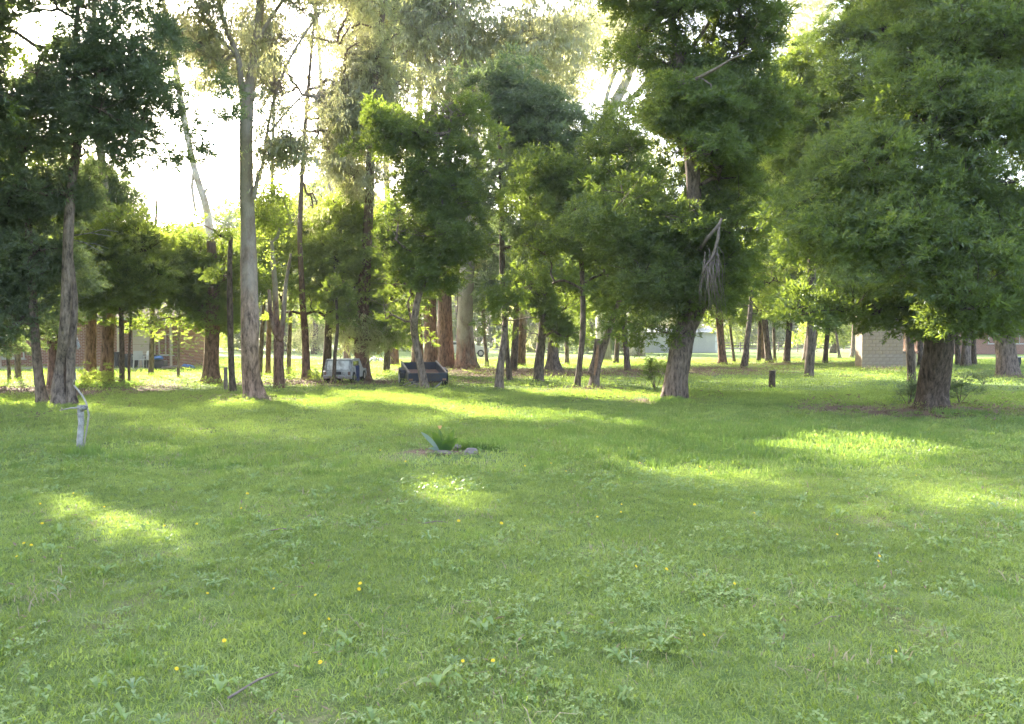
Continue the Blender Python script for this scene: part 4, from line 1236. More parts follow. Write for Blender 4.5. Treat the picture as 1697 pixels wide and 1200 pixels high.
M['concrete'] = plain_mat('concrete', (.42, .40, .37), .9)
M['petal'] = plain_mat('yellow_petal', (.85, .62, .02), .6, var=.15, scale=60)
M['stalk'] = plain_mat('green_stalk', (.10, .17, .05), .6)
M['cannaleaf'] = leaf_mat('broad_dark_leaf', (.018, .075, .022), (.06, .15, .025), (.30, .50, .03), .08, .35, .42)
M['cannapale'] = leaf_mat('blue_grey_leaf', (.25, .33, .33), (.34, .42, .42), (.2, .3, .2), .12, .35, .3)
M['apricot'] = plain_mat('apricot_flower', (.75, .42, .20), .6)


def brick_mat():
    m, nt, out = nodes_of('orange_brickwork')
    tc = N(nt, 'ShaderNodeTexCoord')
    mp = N(nt, 'ShaderNodeMapping'); mp.inputs['Rotation'].default_value = (math.pi / 2, 0, 0)
    nt.links.new(tc.outputs['Object'], mp.inputs[0])
    b = N(nt, 'ShaderNodeTexBrick'); b.inputs['Scale'].default_value = 1.0
    b.inputs['Brick Width'].default_value = .24; b.inputs['Row Height'].default_value = .086; b.inputs['Mortar Size'].default_value = .008
    b.inputs['Color1'].default_value = (.26, .105, .06, 1); b.inputs['Color2'].default_value = (.20, .08, .05, 1); b.inputs['Mortar'].default_value = (.4, .34, .28, 1)
    nt.links.new(mp.outputs[0], b.inputs[0])
    p = N(nt, 'ShaderNodeBsdfPrincipled'); p.inputs['Roughness'].default_value = .9
    nt.links.new(b.outputs[0], p.inputs['Base Color']); nt.links.new(p.outputs[0], out.inputs[0])
    return m


M['brick'] = brick_mat()


def glass_mat():
    m, nt, out = nodes_of('dark_window_glass')
    p = N(nt, 'ShaderNodeBsdfPrincipled'); p.inputs['Base Color'].default_value = (.03, .04, .05, 1); p.inputs['Roughness'].default_value = .08
    nt.links.new(p.outputs[0], out.inputs[0])
    return m


M['glass'] = glass_mat()


def local(o): return lambda p: Vector(p) - o.location


# ---- weathered post with crosspiece, on the left of the lawn
c = G(134, 757)
k = c.y / F
post = tag(empty('wooden_post', c), 'short weathered grey post with a thin crosspiece, standing alone on the left lawn', 'post')
mb = MB(); mb.tube([(-.0, 0, -.1), (-.01, 0, .2), (.01, 0, .42), (0, 0, 82 * k)], [.046, .04, .037, .043], n=14, rough=.35, seed=3)
mb.build('post', M['greywood'], post, smooth=True)
mb = MB(); mb.tube([(-.26, -.03, 74 * k), (-.1, -.05, 78 * k), (.06, -.055, 79 * k)], [.008, .012, .014], n=6)
mb.tube([(-.215, -.04, 75 * k), (-.225, -.05, 79 * k)], [.01, .005], n=5)
mb.build('crosspiece', M['palestick'], post, smooth=True)
mb = MB(); mb.tube([(.03, -.04, 76 * k), (.09, -.05, 80 * k), (.12, -.04, 78 * k)], [.035, .04, .025], n=7, rough=.3)
mb.build('branch_stub', M['greywood'], post, smooth=True)
# ---- bent bare stick arching over the post
st = [(138, 752), (141, 728), (145, 705), (147, 688), (143, 668), (136, 655), (128, 645), (121, 637)]
mb = MB(); base = G(138, 753)
pts = [W(x, y, base.y - .05 + .01 * i) - base for i, (x, y) in enumerate(st)]
pts[0].z = -.03
mb.tube(pts, [.008, .010, .013, .014, .013, .013, .012, .010], n=7, rough=.1)
mb.tube([W(121, 637, base.y) - base, W(125, 628, base.y - .05) - base, W(126, 617, base.y - .1) - base], [.012, .010, .006], n=6)
o = mb.build('bent_stick', M['palestick'], smooth=True); o.location = base
tag(o, 'pale bare bent stick arching up beside the grey post', 'stick')

# ---- flowering clump in the lawn with stones
c = G(735, 752)
cl = tag(empty('canna_clump', c), 'broad-leaved garden plant with one apricot bloom and a blue-grey leaf, planted alone in the lawn', 'plant')


def strap(mb, base, tip, w, arch, fold=.15):
    base, tip = Vector(base), Vector(tip)
    d = tip - base
    s = d.cross(Vector((0, 1, 0))).normalized() * .85 + d.cross(Vector((0, 0, 1))).normalized() * .45
    if s.length < 1e-4: s = Vector((1, 0, 0))
    s.normalize()
    n_ = 7
    V_, F_ = [], []
    for i in range(n_ + 1):
        t = i / n_
        p = base + d * t + Vector((0, 0, arch * math.sin(t * math.pi)))
        ww = w * (math.sin(math.pi * min(1, t * .92 + .08)) ** .7) * .5
        V_ += [p + s * ww + Vector((0, 0, fold * ww)), p, p - s * ww + Vector((0, 0, fold * ww))]
    for i in range(n_):
        q = i * 3
        F_ += [(q, q + 1, q + 4, q + 3), (q + 1, q + 2, q + 5, q + 4)]
    mb.add(V_, F_)


k = c.y / F
for (bx, by, tx, ty, w, ar, mt) in [(-2, 6, -14, 30, .07, .05, 'cannaleaf'), (-3, 4, -17, 38, .08, .03, 'cannaleaf'), (0, 5, -8, 40, .08, .02, 'cannaleaf'), (2, 5, 5, 26, .07, .02, 'cannaleaf'),
                                    (4, 6, 18, 42, .06, .01, 'cannaleaf'), (6, 4, 24, 28, .07, .02, 'cannaleaf'), (1, 4, 14, 20, .08, .04, 'cannaleaf'), (-4, 8, -22, 22, .05, .04, 'cannaleaf'), (-8, 22, -36, 38, .055, .015, 'cannapale'),
                                    (2, 3, 10, 32, .05, .03, 'cannaleaf'), (-1, 2, -25, 12, .04, .03, 'cannapale')]:
    mb = MB()
    yo = random.uniform(-.06, .06)
    w *= 1.35
    strap(mb, (bx * k, yo, by * k * .4), (tx * k, yo * 2.2, ty * k * 1.05), w, ar)
    mb.build('leaf', M[mt], cl, smooth=True)
mb = MB(); mb.tube([(0, 0, 0), (-.03, -.01, 28 * k), (-.05, -.01, 44 * k)], [.008, .007, .005], n=6)
mb.build('flower_stem', M['stalk'], cl)
mb = MB()
for a_ in range(6):
    an = a_ * 1.047
    strap(mb, (-.05, -.01, 42 * k), (-.05 + .028 * math.cos(an), -.01 + .028 * math.sin(an), 49 * k), .022, .004)
mb.build('flower', M['apricot'], cl)


def rock(name, c, s, rz, lab, seed, mat='stone', parent=None, cat='stone'):
    import bmesh
    bm = bmesh.new(); bmesh.ops.create_icosphere(bm, subdivisions=3, radius=1)
    for v in bm.verts:
        q = v.co.copy()
        f = 1 + .45 * noise.noise(q * 1.3 + Vector((seed, 0, 0))) + .22 * noise.noise(q * 3.0 + Vector((seed, 5, 0)))
        v.co = Vector((q.x * s[0] * f, q.y * s[1] * f, q.z * s[2] * f))
        v.co.x = round(v.co.x / .02) * .004 + v.co.x * .8
    me_ = bpy.data.meshes.new(name); bm.to_mesh(me_); bm.free()
    me_.materials.append(M[mat])
    o = bpy.data.objects.new(name, me_); COL.objects.link(o)
    o.location = c; o.rotation_euler = (0, 0, rz)
    if parent: o.parent = parent
    elif lab: tag(o, lab, cat)
    return o


rock('stone', G(780, 752) + Vector((0, 0, .03)), (.095, .07, .075), .4, 'rounded grey-pink stone lying right of the garden plant', 2.0)
rock('stone', G(730, 753) + Vector((0, 0, .045)), (.15, .05, .03), -.05, 'flat pale slab stone in front of the garden plant', 5.0, 'deadwood')
rock('stone', G(755, 745) + Vector((0, 0, .05)), (.07, .05, .035), .2, 'small half-buried stone just behind the garden plant', 8.0)

# ---- box trailer, drawbar resting on the ground towards the camera
c = G(696, 643)
tr = tag(empty('box_trailer', c + Vector((0, .9, 0)), math.radians(15)), 'dark box trailer with open tray, parked nose-down behind a leaning thin tree', 'trailer')
BW, BL, BH, ZF = 1.22, 1.95, .27, .36
tilt = math.radians(-9)


def T(p):  # tilt about the axle so that the near (drawbar) end is low
    x, y, z = p
    z -= .28
    y2, z2 = y * math.cos(-tilt) - z * math.sin(-tilt), y * math.sin(-tilt) + z * math.cos(-tilt)
    return (x, y2, z2 + .28)


def tpart(name, boxes, mat):
    mb = MB()
    for (cc_, ss) in boxes: mb.box(cc_, ss, bev=.008)
    mb.v = [T(v) for v in mb.v]
    return mb.build(name, M[mat], tr)


tpart('floor', [((0, 0, ZF), (BW - .02, BL, .03))], 'rustfloor')
tpart('front_panel', [((0, -BL / 2, ZF + BH / 2), (BW, .035, BH))], 'black_paint')
tpart('tailgate', [((0, BL / 2, ZF + BH / 2), (BW, .035, BH))], 'black_paint')
for s in (-1, 1):
    tpart('side_panel', [((s * BW / 2, 0, ZF + BH / 2), (.035, BL + .03, BH))], 'black_paint')
    tpart('top_rail', [((s * BW / 2, 0, ZF + BH + .022), (.06, BL + .08, .045))], 'steel')
    tpart('mudguard', [((s * (BW / 2 + .10), 0, .575), (.17, .50, .02)), ((s * (BW / 2 + .10), -.29, .54), (.17, .02, .08)), ((s * (BW / 2 + .10), .29, .54), (.17, .02, .08))], 'black_paint')
    w = MB(); w.tube([(s * (BW / 2 + .04), 0, .28), (s * (BW / 2 + .20), 0, .28)], [.28, .28], n=24)
    w.tube([(s * (BW / 2 + .05), 0, .28), (s * (BW / 2 + .19), 0, .28)], [.285, .285], n=24, cap=False)
    wo = w.build('wheel', M['tyre'], tr)
    r_ = MB(); r_.tube([(s * (BW / 2 + .03), 0, .28), (s * (BW / 2 + .207), 0, .28)], [.17, .16], n=16)
    r_.build('rim', M['rim'], wo)
    tpart('tail_light', [((s * .55, -BL / 2 - .03, ZF + .06), (.12, .03, .06))], 'heartwood')
    tb = MB(); tb.tube([T((s * .5, -BL / 2 + .1, ZF - .05)), T((0, -BL / 2 - .95, ZF - .09))], [.028, .028], n=6)
    tb.build('drawbar', M['steel'], tr)
tpart('chassis_rail', [((s_ * .5, 0, ZF - .05), (.05, BL, .07)) for s_ in (-1, 1)] + [((0, y_, ZF - .05), (1.0, .05, .05)) for y_ in (-.8, 0, .8)], 'black_paint')
mb = MB(); mb.tube([(-.75, 0, .28), (.75, 0, .28)], [.03, .03], n=8); mb.build('axle', M['steel'], tr)
mb = MB(); mb.tube([T((0, -BL / 2 - .9, ZF - .09)), T((0, -BL / 2 - 1.08, ZF - .09))], [.045, .05], n=8); mb.build('coupling', M['steel'], tr)
mb = MB()
for (x0, x1, z0, z1) in ((-.35, .1, .06, .18), (-.15, .35, .04, .10), (-.5, -.1, .1, .22)):
    mb.tube([(x0, -1.25, z0), ((x0 + x1) / 2, -1.3, (z0 + z1) / 2 + .03), (x1, -1.2, z1)], [.015, .013, .008], n=5)
o = mb.build('loose_sticks', M['palestick']); o.location = tr.location
tag(o, 'few pale dead sticks leaning under the front of the box trailer', 'sticks')

# ---- rear shell of an old white vehicle among the trees
c = G(561, 635)
k = c.y / F
vh = tag(empty('vehicle_shell', c + Vector((0, .75, 0)), math.radians(-3)), 'derelict pale grey-white vehicle seen from behind among the trees, panel where the rear window was', 'vehicle')
w2, zt = .56, .86
vh.scale = (.92, 1.0, 1.0)
prof = [(-.75, .16), (-.78, .42), (-.70, .46), (-.55, .84), (-.40, .87), (.6, .87), (1.0, .50), (1.55, .46), (1.6, .18)]
mb = MB(); n_ = len(prof)
V_ = []
for s in (-1, 1):
    for (y, z) in prof: V_.append((s * w2 * (1 - max(0, z - .45) * .18), y, z))
F_ = [(i, i + 1, n_ + i + 1, n_ + i) for i in range(n_ - 1)] + [tuple(range(n_))[::-1], tuple(range(n_, 2 * n_)), (0, n_, 2 * n_ - 1, n_ - 1)]
mb.add(V_, F_); mb.build('body', M['grey_paint'], vh)
mb = MB(); mb.box((0, -.655, .64), (.86, .03, .34), rx=math.radians(-21), bev=.012); mb.build('rear_window_panel', M['white_paint'], vh)
mb = MB()
for (cx_, cz, sx_, sz) in ((0, .83, .98, .03), (0, .455, .98, .03), (-.475, .64, .03, .36), (.475, .64, .03, .36)):
    mb.box((cx_, -.665 - (.64 - cz) * .38, cz), (sx_, .035, sz), rx=math.radians(-21))
mb.build('window_frame', M['grey_paint'], vh)
mb = MB(); mb.box((0, -.80, .22), (1.12, .08, .10), bev=.02); mb.build('rear_bumper', M['steel'], vh)
mb = MB(); mb.box((.02, -.795, .36), (.3, .02, .1)); mb.build('plate_recess', M['black'], vh)
for s in (-1, 1):
    mb = MB(); mb.box((s * .48, -.785, .36), (.10, .04, .12), bev=.01); mb.build('tail_lamp', M['rustfloor'], vh)
    mb = MB(); mb.box((s * (w2 - .03), .0, .66), (.02, .8, .26)); mb.build('side_window', M['glass'], vh)
for (s, y) in ((-1, -.42), (1, -.42), (-1, 1.15), (1, 1.15)):
    w = MB(); w.tube([(s * (w2 - .12), y, .2), (s * (w2 + .03), y, .2)], [.2, .2], n=18); wo = w.build('wheel', M['tyre'], vh)
    r_ = MB(); r_.tube([(s * (w2 - .1), y, .2), (s * (w2 + .036), y, .2)], [.11, .11], n=12); r_.build('rim', M['rim'], wo)

# ---- blue drum
c = G(588, 633)
dr = MB(); R_ = [.17, .18, .18, .19, .18, .18, .19, .18, .18, .17]; Z_ = [0, .02, .18, .20, .22, .40, .42, .44, .60, .62]
dr.tube([(0, 0, z) for z in Z_], R_, n=20)
do = tag(empty('drum', c), 'dark blue drum beside the thick brown trunk and the white vehicle shell', 'drum')
dr.build('barrel', M['blue'], do, smooth=False)
mb = MB(); mb.tube([(0, 0, .62), (0, 0, .64)], [.172, .165], n=20); mb.build('lid', M['black'], do)

# ---- short posts
c = G(1280, 646); k = c.y / F
mb = MB(); mb.tube([(0, 0, -.1), (-.01, 0, .3), (.0, 0, 33 * k)], [.115, .105, .10], n=12, rough=.2, seed=8)
sp_ = tag(empty('tree_stump', c), 'short dark upright post stump alone in the grass right of centre', 'stump')
mb.build('stump', M['bark_dark'], sp_, smooth=True)
mb = MB(); mb.tube([(0, 0, 33 * k + .001), (0, 0, 33 * k + .006)], [.095, .09], n=12); mb.build('cut_top', M['deadwood'], sp_)
c = G(374, 644); k = c.y / F
mb = MB(); mb.tube([(0, 0, -.1), (0, 0, .4), (0, 0, 37 * k)], [.07, .065, .06], n=8, rough=.1)
o = mb.build('fence_post', M['deadwood']); o.location = c
tag(o, 'brown timber post beside the thin black stem left of the big gum', 'post')

# ---- block chimney / barbecue
c = G(1456, 609); k = c.y / F
ch = tag(empty('block_chimney', c), 'tall tan block chimney of an outdoor fireplace with a lower wing on its right', 'chimney')
Wc, Dp = 68 * k, .9
bw, bh = .40, .20
mb = MB(); mb.box((0, 0, 1.5), (Wc - .03, Dp - .03, 3.0)); mb.build('core', M['mortar'], ch)
ncol = max(1, round(Wc / bw)); bw_ = Wc / ncol
bmesh_cache = {}


def block_at(x, y, z, sx, sy, mat):
    key = (round(sx, 3), round(sy, 3), mat)
    if key not in bmesh_cache:
        q = MB(); q.box((0, 0, 0), (sx - .014, sy, bh - .014), bev=.008)
        o_ = q.build('block', M[mat], ch); bmesh_cache[key] = o_.data
    else:
        o_ = bpy.data.objects.new('block', bmesh_cache[key]); COL.objects.link(o_); o_.parent = ch
    o_.location = (x, y, z)
    return o_


for r in range(15):
    z = r * bh + bh / 2
    mat = 'block2' if r < 4 else 'block'
    off = (r % 2) * .5
    xs_ = [(-Wc / 2 + (j + (0 if not off else -.5)) * bw_) for j in range(ncol + (1 if off else 0))]
    for x0 in xs_:
        a_, b__ = max(x0, -Wc / 2), min(x0 + bw_, Wc / 2)
        if b__ - a_ < .05: continue
        block_at((a_ + b__) / 2, -Dp / 2 + .04 + random.uniform(-.004, .004), z, b__ - a_, .10, mat)
        if r % 2 == 0 and x0 == xs_[-1]: block_at(Wc / 2 - .04, .1, z, .10, Dp - .2, mat)
mb = MB(); mb.box((Wc / 2 + .43, .05, .44), (.82, .62, .88)); mb.build('wing_core', M['mortar'], ch)
for r in range(4):
    z = r * bh + bh / 2 + .02
    for j in range(2):
        block_at(Wc / 2 + .22 + j * .42, -.28, z, .41, .10, 'block')
mb = MB(); mb.box((Wc / 2 + .45, .0, .915), (.92, .78, .06), bev=.01); mb.build('benchtop', M['mortar'], ch)


# ---- houses
def window(house, x, y, z, w, h, mat='white', glass='glass', bars=1):
    mb = MB(); t = .06
    for (cx_, cz, sx_, sz) in ((0, h / 2, w + t, t), (0, -h / 2, w + t, t), (-w / 2, 0, t, h), (w / 2, 0, t, h)):
        mb.box((x + cx_, y - .03, z + cz), (sx_, .09, sz))
    for b_ in range(bars): mb.box((x - w / 2 + w * (b_ + 1) / (bars + 1), y - .025, z), (.04, .07, h - t))
    o_ = mb.build('window', M[mat], house)
    g = MB(); g.box((x, y + .02, z), (w - .05, .03, h - .05)); g.build('pane', M[glass], o_)
    s_ = MB(); s_.box((x, y - .07, z - h / 2 - .06), (w + .25, .16, .05)); s_.build('sill', M['white'], o_)
    return o_


def house(loc, rz, L, D, H, label, gable=True):
    h = tag(empty('brick_house', loc, rz), label, 'house')
    mb = MB(); mb.box((0, D / 2, H / 2), (L, D, H)); mb.build('wall', M['brick'], h)
    mb = MB(); e = .9; rh = 1.9
    mb.add([(-L / 2 - e, -e, H), (L / 2 + e, -e, H), (L / 2 + e, D + e, H), (-L / 2 - e, D + e, H), (-L / 2 + D * .3, D / 2, H + rh), (L / 2 - D * .3, D / 2, H + rh),
            (-L / 2 - e, -e, H + .16), (L / 2 + e, -e, H + .16), (L / 2 + e, D + e, H + .16), (-L / 2 - e, D + e, H + .16)],
           [(0, 3, 2, 1), (6, 7, 5, 4), (7, 8, 5), (8, 9, 4, 5), (9, 6, 4), (0, 1, 7, 6), (1, 2, 8, 7), (2, 3, 9, 8), (3, 0, 6, 9)])
    mb.build('roof', M['roof'], h)
    mb = MB(); mb.box((0, -e - .06, H + .08), (L + 2 * e, .11, .12)); mb.build('gutter', M['white'], h)
    return h


d = 84.0
h1 = house(W(1790, 562, d) * 1 + Vector((0, 0, -W(1790, 562, d).z)), 0, 34, 9, 2.6, 'orange brick house with white windows behind the trees at the right edge')
x_off = h1.location.x
for (pa, pb) in ((1637, 1667), (1679, 1699)):
    xa, xb = (pa - 848.5) / F * d, (pb - 848.5) / F * d
    window(h1, (xa + xb) / 2 - x_off, 0, 1.75, xb - xa - .1, 1.25, glass='white', bars=1)
d = 43.5
h2 = house(Vector(((92 - 848.5) / F * d, d, 0)), 0, 13.6, 4.5, 2.6, 'low orange brick house with a cream garage door seen between the left trunks')
x_off = h2.location.x
xp = lambda p_: (p_ - 848.5) / F * d - x_off
mb = MB()
for j in range(5): mb.box(((xp(221) + xp(258)) / 2, -.05, .25 + j * .42), (xp(258) - xp(221), .06, .405), bev=.01)
mb.build('garage_door', M['cream'], h2)
window(h2, xp(278) - .1, 0, 1.3, .7, 1.1, 'cream')
window(h2, xp(22), 0, 1.2, 1.2, 1.3)
mb = MB(); mb.box((0, -1.2, .04), (13.6, 2.4, .08)); mb.build('porch_slab', M['concrete'], h2)
for xx in (xp(10), xp(204), xp(290)):
    mb = MB(); mb.box((xx, -.52, 1.33), (.1, .1, 2.5)); mb.build('porch_post', M['cream'], h2)


# plastic chairs by the house
def chair(loc, rz, label):
    ch_ = tag(empty('plastic_chair', loc, rz), label, 'chair', 'white chairs outside the brick house')
    mb = MB(); mb.box((0, 0, .44), (.48, .46, .035), bev=.01); mb.build('seat', M['white'], ch_)
    mb = MB(); mb.box((0, .22, .68), (.46, .03, .44), rx=-.15, bev=.01); mb.build('backrest', M['white'], ch_)
    for sx_ in (-1, 1):
        for sy in (-1, 1):
            mb = MB(); mb.tube([(sx_ * .21, sy * .2, .44), (sx_ * .24, sy * .24, 0)], [.025, .02], n=6); mb.build('leg', M['white'], ch_)
        mb = MB(); mb.box((sx_ * .25, 0, .64), (.05, .44, .03)); mb.box((sx_ * .25, -.2, .54), (.04, .04, .2)); mb.build('armrest', M['white'], ch_)
    return ch_


chair(Vector(((229 - 848.5) / F * 41.2, 41.2, .08)), .5, 'white plastic chair left of the pair by the garage door')
chair(Vector(((240 - 848.5) / F * 41.0, 41.0, .08)), -.6, 'white plastic chair right of the pair by the garage door')
#chair(Vector(((21 - 848.5) / F * 41.0, 41.0, .08)), .2, 'lone white plastic chair at the far left by the brick wall')
for (px_a, w, h_, mat, lab, cat) in ((192, .5, .85, 'black', 'dark bin against the brick wall, left of the garage door', 'bin'), (214, .8, .75, 'black', 'wide dark box beside the white chairs', 'box'),
                                     (249, .7, .7, 'black', 'dark bin right of the white chairs under the blue sheet', 'bin')):
    o_ = tag(empty('storage_bin', Vector(((px_a - 848.5) / F * 41.8, 41.8, .08))), lab, cat)
    mb = MB(); mb.box((0, 0, h_ * .45), (w, .5, h_ * .9), bev=.04); mb.build('bin_body', M[mat], o_)
    mb = MB(); mb.box((0, -.02, h_ * .94), (w + .05, .56, .07), bev=.02); mb.build('lid', M[mat], o_)
rock('blue_tarpaulin', Vector(((262 - 848.5) / F * 41.2, 41.2, .62)), (.28, .2, .10), 0, 'bright blue crumpled tarpaulin over things by the brick house corner', 3.3, 'blue2', cat='tarpaulin')
mb = MB(); mb.box((0, 0, .25), (.8, .5, .5), bev=.03); o_ = mb.build('crate', M['black']); o_.location = ((262 - 848.5) / F * 41.3, 41.3, .0)
tag(o_, 'dark crate carrying the blue tarpaulin near the brick house corner', 'crate')
rock('blue_bag', Vector(((311 - 848.5) / F * 41.5, 41.5, .12)), (.32, .22, .15), .3, 'small blue bag on the grass right of the brick house', 6.1, 'blue2', cat='bag')
mb = MB(); mb.tube([(-.7, 0, .08), (0, .1, .14), (.7, 0, .1)], [.08, .09, .05], n=7, rough=.2)
o_ = mb.build('timber_log', M['deadwood'], smooth=True); o_.location = ((290 - 848.5) / F * 41.0, 41.0, 0)
tag(o_, 'pale log lying between the brick house and the blue bag', 'log')

# ---- white garden table far behind
c = G(491, 609)
tb = tag(empty('garden_table', c), 'small white table far behind the slim reddish gum', 'table')
k = c.y / F
mb = MB(); mb.box((0, 0, 14 * k), (18 * k, .6, .05), bev=.01); mb.build('tabletop', M['white'], tb)
for sx_ in (-1, 1):
    for sy in (-1, 1):
        mb = MB(); mb.tube([(sx_ * 7 * k, sy * .22, 0), (sx_ * 7 * k, sy * .22, 14 * k - .02)], .025, n=6); mb.build('leg', M['white'], tb)

# ---- pale boulders on the far lawn
rock('boulder', G(620, 599), (.38, .3, .36), .3, 'pale boulder lying on the far lawn left of the trailer', 1.0, 'white_paint', cat='boulder')
rock('boulder', G(632, 600), (.30, .25, .26), 1.3, 'smaller pale boulder on the far lawn, right of the other', 4.0, 'white_paint', cat='boulder')

# ---- white car far behind the biggest gum
pc = tag(empty('parked_car', Vector(((772 - 848.5) / F * 72, 72, 0)), math.radians(3)), 'white car parked far behind, partly hidden by the biggest gum', 'car')
prof = [(-2.1, .35), (-2.1, .85), (-1.75, .95), (-1.2, 1.42), (.55, 1.42), (1.1, .98), (2.0, .85), (2.12, .55), (2.1, .35)]
V_ = [(x, s * .82 * (1 - max(0, z - .9) * .3), z) for s in (-1, 1) for (x, z) in prof]
n_ = len(prof)
mb = MB(); mb.add(V_, [(i, n_ + i, n_ + i + 1, i + 1) for i in range(n_ - 1)] + [tuple(range(n_)), tuple(range(n_, 2 * n_))[::-1], (0, n_ - 1, 2 * n_ - 1, n_)])
mb.build('body', M['white'], pc)
for (xa, xb) in ((-1.25, -.4), (-.3, .6)):
    mb = MB(); mb.box(((xa + xb) / 2, -.76, 1.15), (xb - xa, .03, .32), rx=.12); mb.build('side_window', M['glass'], pc)
for (s, x) in ((-1, -1.35), (1, -1.35), (-1, 1.35), (1, 1.35)):
    w = MB(); w.tube([(x, s * .68, .32), (x, s * .86, .32)], [.32, .32], n=18); wo = w.build('wheel', M['tyre'], pc)
    r_ = MB(); r_.tube([(x, s * .7, .32), (x, s * .868, .32)], [.19, .19], n=12); r_.build('rim', M['rim'], wo)
mb = MB(); mb.box((-2.11, -.55, .72), (.04, .3, .14)); mb.build('tail_lamp', M['rustfloor'], pc)

# ---- white shed
d = 92.0
xa, xb = (1050 - 848.5) / F * d, (1190 - 848.5) / F * d
sh = tag(empty('shed', Vector(((xa + xb) / 2, d, 0))), 'long white shed far behind the large central-right tree', 'shed')
L = xb - xa
mb = MB()
for j in range(int(L / .5)):
    mb.box((-L / 2 + .25 + j * .5, 0, 1.15), (.49, .06, 2.3), bev=.012)
mb.build('wall', M['white'], sh)['kind'] = 'stuff'
mb = MB(); mb.box((0, 2.05, 1.15), (L - .1, 3.95, 2.28)); mb.build('inner_wall', M['white_paint'], sh)
mb = MB(); mb.add([(-L / 2 - .2, -.3, 2.32), (L / 2 + .2, -.3, 2.32), (L / 2 + .2, 4.4, 2.9), (-L / 2 - .2, 4.4, 2.9), (-L / 2 - .2, -.3, 2.40), (L / 2 + .2, -.3, 2.40), (L / 2 + .2, 4.4, 2.98), (-L / 2 - .2, 4.4, 2.98)],
                  [(0, 3, 2, 1), (4, 5, 6, 7), (0, 1, 5, 4), (1, 2, 6, 5), (2, 3, 7, 6), (3, 0, 4, 7)])
mb.build('roof', M['grey_paint'], sh)

# ---- post and rail fence far right of centre
d = 98.0
fe = tag(empty('rail_fence', Vector(((1340 - 848.5) / F * d, d, 0))), 'low grey post and rail fence far behind the row of thin trunks', 'fence')
x0, x1 = (1195 - 1340) / F * d, (1480 - 1340) / F * d
pm = None
npst = 10
for j in range(npst):
    x = x0 + (x1 - x0) * j / (npst - 1)
    if pm is None:
        mb = MB(); mb.box((0, 0, .6), (.14, .14, 1.3), bev=.01); o_ = mb.build('post', M['rail'], fe); pm = o_.data
    else:
        o_ = bpy.data.objects.new('post', pm); COL.objects.link(o_); o_.parent = fe
    o_.location = (x, 0, 0)
for z in (.45, .8, 1.12):
    mb = MB(); mb.box(((x0 + x1) / 2, -.09, z), (x1 - x0, .04, .11)); mb.build('rail', M['rail'], fe)

# ---- bench at the right edge
c = Vector(((1697 - 848.5) / F * 46, 46, 0))
be = tag(empty('garden_bench', c), 'dark bench with pale top at the right edge behind the thick grey trunk', 'bench')
mb = MB(); mb.box((0, 0, .55), (1.1, .45, .06), bev=.01); mb.build('bench_top', M['concrete'], be)
for sx_ in (-1, 1):
    mb = MB(); mb.box((sx_ * .4, 0, .26), (.25, .4, .52)); mb.build('support', M['black'], be)

# ---- seedlings beside trunks
def seedling(px, py, h, lab, seed, leaf='wattle_blue', spread=.3, n=40):
    rg_ = np.random.default_rng(seed)
    c_ = G(px, py)
    o_ = tag(empty('seedling', c_), lab, 'shrub')
    mb_ = MB()
    P_ = []
    for _ in range(5):
        e = Vector((rg_.normal() * spread * .6, rg_.normal() * spread * .5, h * rg_.uniform(.6, 1)))
        mb_.tube([(0, 0, 0), e * .5 + Vector((0, 0, h * .1)), e], [.012, .008, .004], n=4, cap=False)
        for _k in range(n // 5): P_.append(e * rg_.uniform(.55, 1.05) + Vector(rg_.normal(size=3) * spread * .28))
    mb_.build('stem', M['bark_mid'], o_)
    P_ = np.array([tuple(q) for q in P_]); P_ = P_[P_[:, 2] > .05]
    m_ = len(P_)
    scatter('crown', TW, P_, np.stack([np.zeros(m_), rg_.random(m_) * .5, rg_.random(m_) * 6.28], 1), rg_.uniform(.10, .17, m_), rg_.random(m_), [M[leaf]], parent=o_, rng=rg_)


seedling(1505, 676, .55, 'small bluish seedling just left of the largest right trunk', 1)
seedling(1590, 670, .75, 'leafy dark seedling just right of the largest right trunk', 2, spread=.35, n=55)
seedling(1086, 650, .9, 'leafy sucker growing left of the large central-right trunk', 3, 'wattle', .28, 60)
seedling(1630, 640, .45, 'small seedling on the lawn between the two right-hand trunks', 4)
seedling(1092, 618, .8, 'yellow-green sunlit shrub behind the large central-right trunk', 5, 'wattle_yellow', .6, 60)
seedling(470, 634, .5, 'low scrubby growth at the foot of the forked reddish trunk', 6, 'wattle', .4, 30)
seedling(525, 634, .45, 'low scrubby growth between slim reddish gum and white vehicle shell', 7, 'wattle', .4, 36)
seedling(185, 641, .55, 'bright yellow-green tuft of growth at the foot of the stout reddish trunk', 8, 'wattle_yellow', .6, 60)
seedling(153, 641, .5, 'bright yellow-green tuft right of the twin-stemmed tree', 9, 'wattle_yellow', .5, 50)
seedling(345, 612, 2.2, 'sunlit pale green bush between the brick house and the stout dark tree', 10, 'wattle_yellow', 1.6, 160)
seedling(335, 606, 2.4, 'broad leafy bush hiding the right end of the brick house', 12, 'wattle_yellow', 1.5, 170)
seedling(310, 604, 2.0, 'rounded sunlit bush right of the brick house corner', 11, 'wattle_yellow', 1.3, 140)

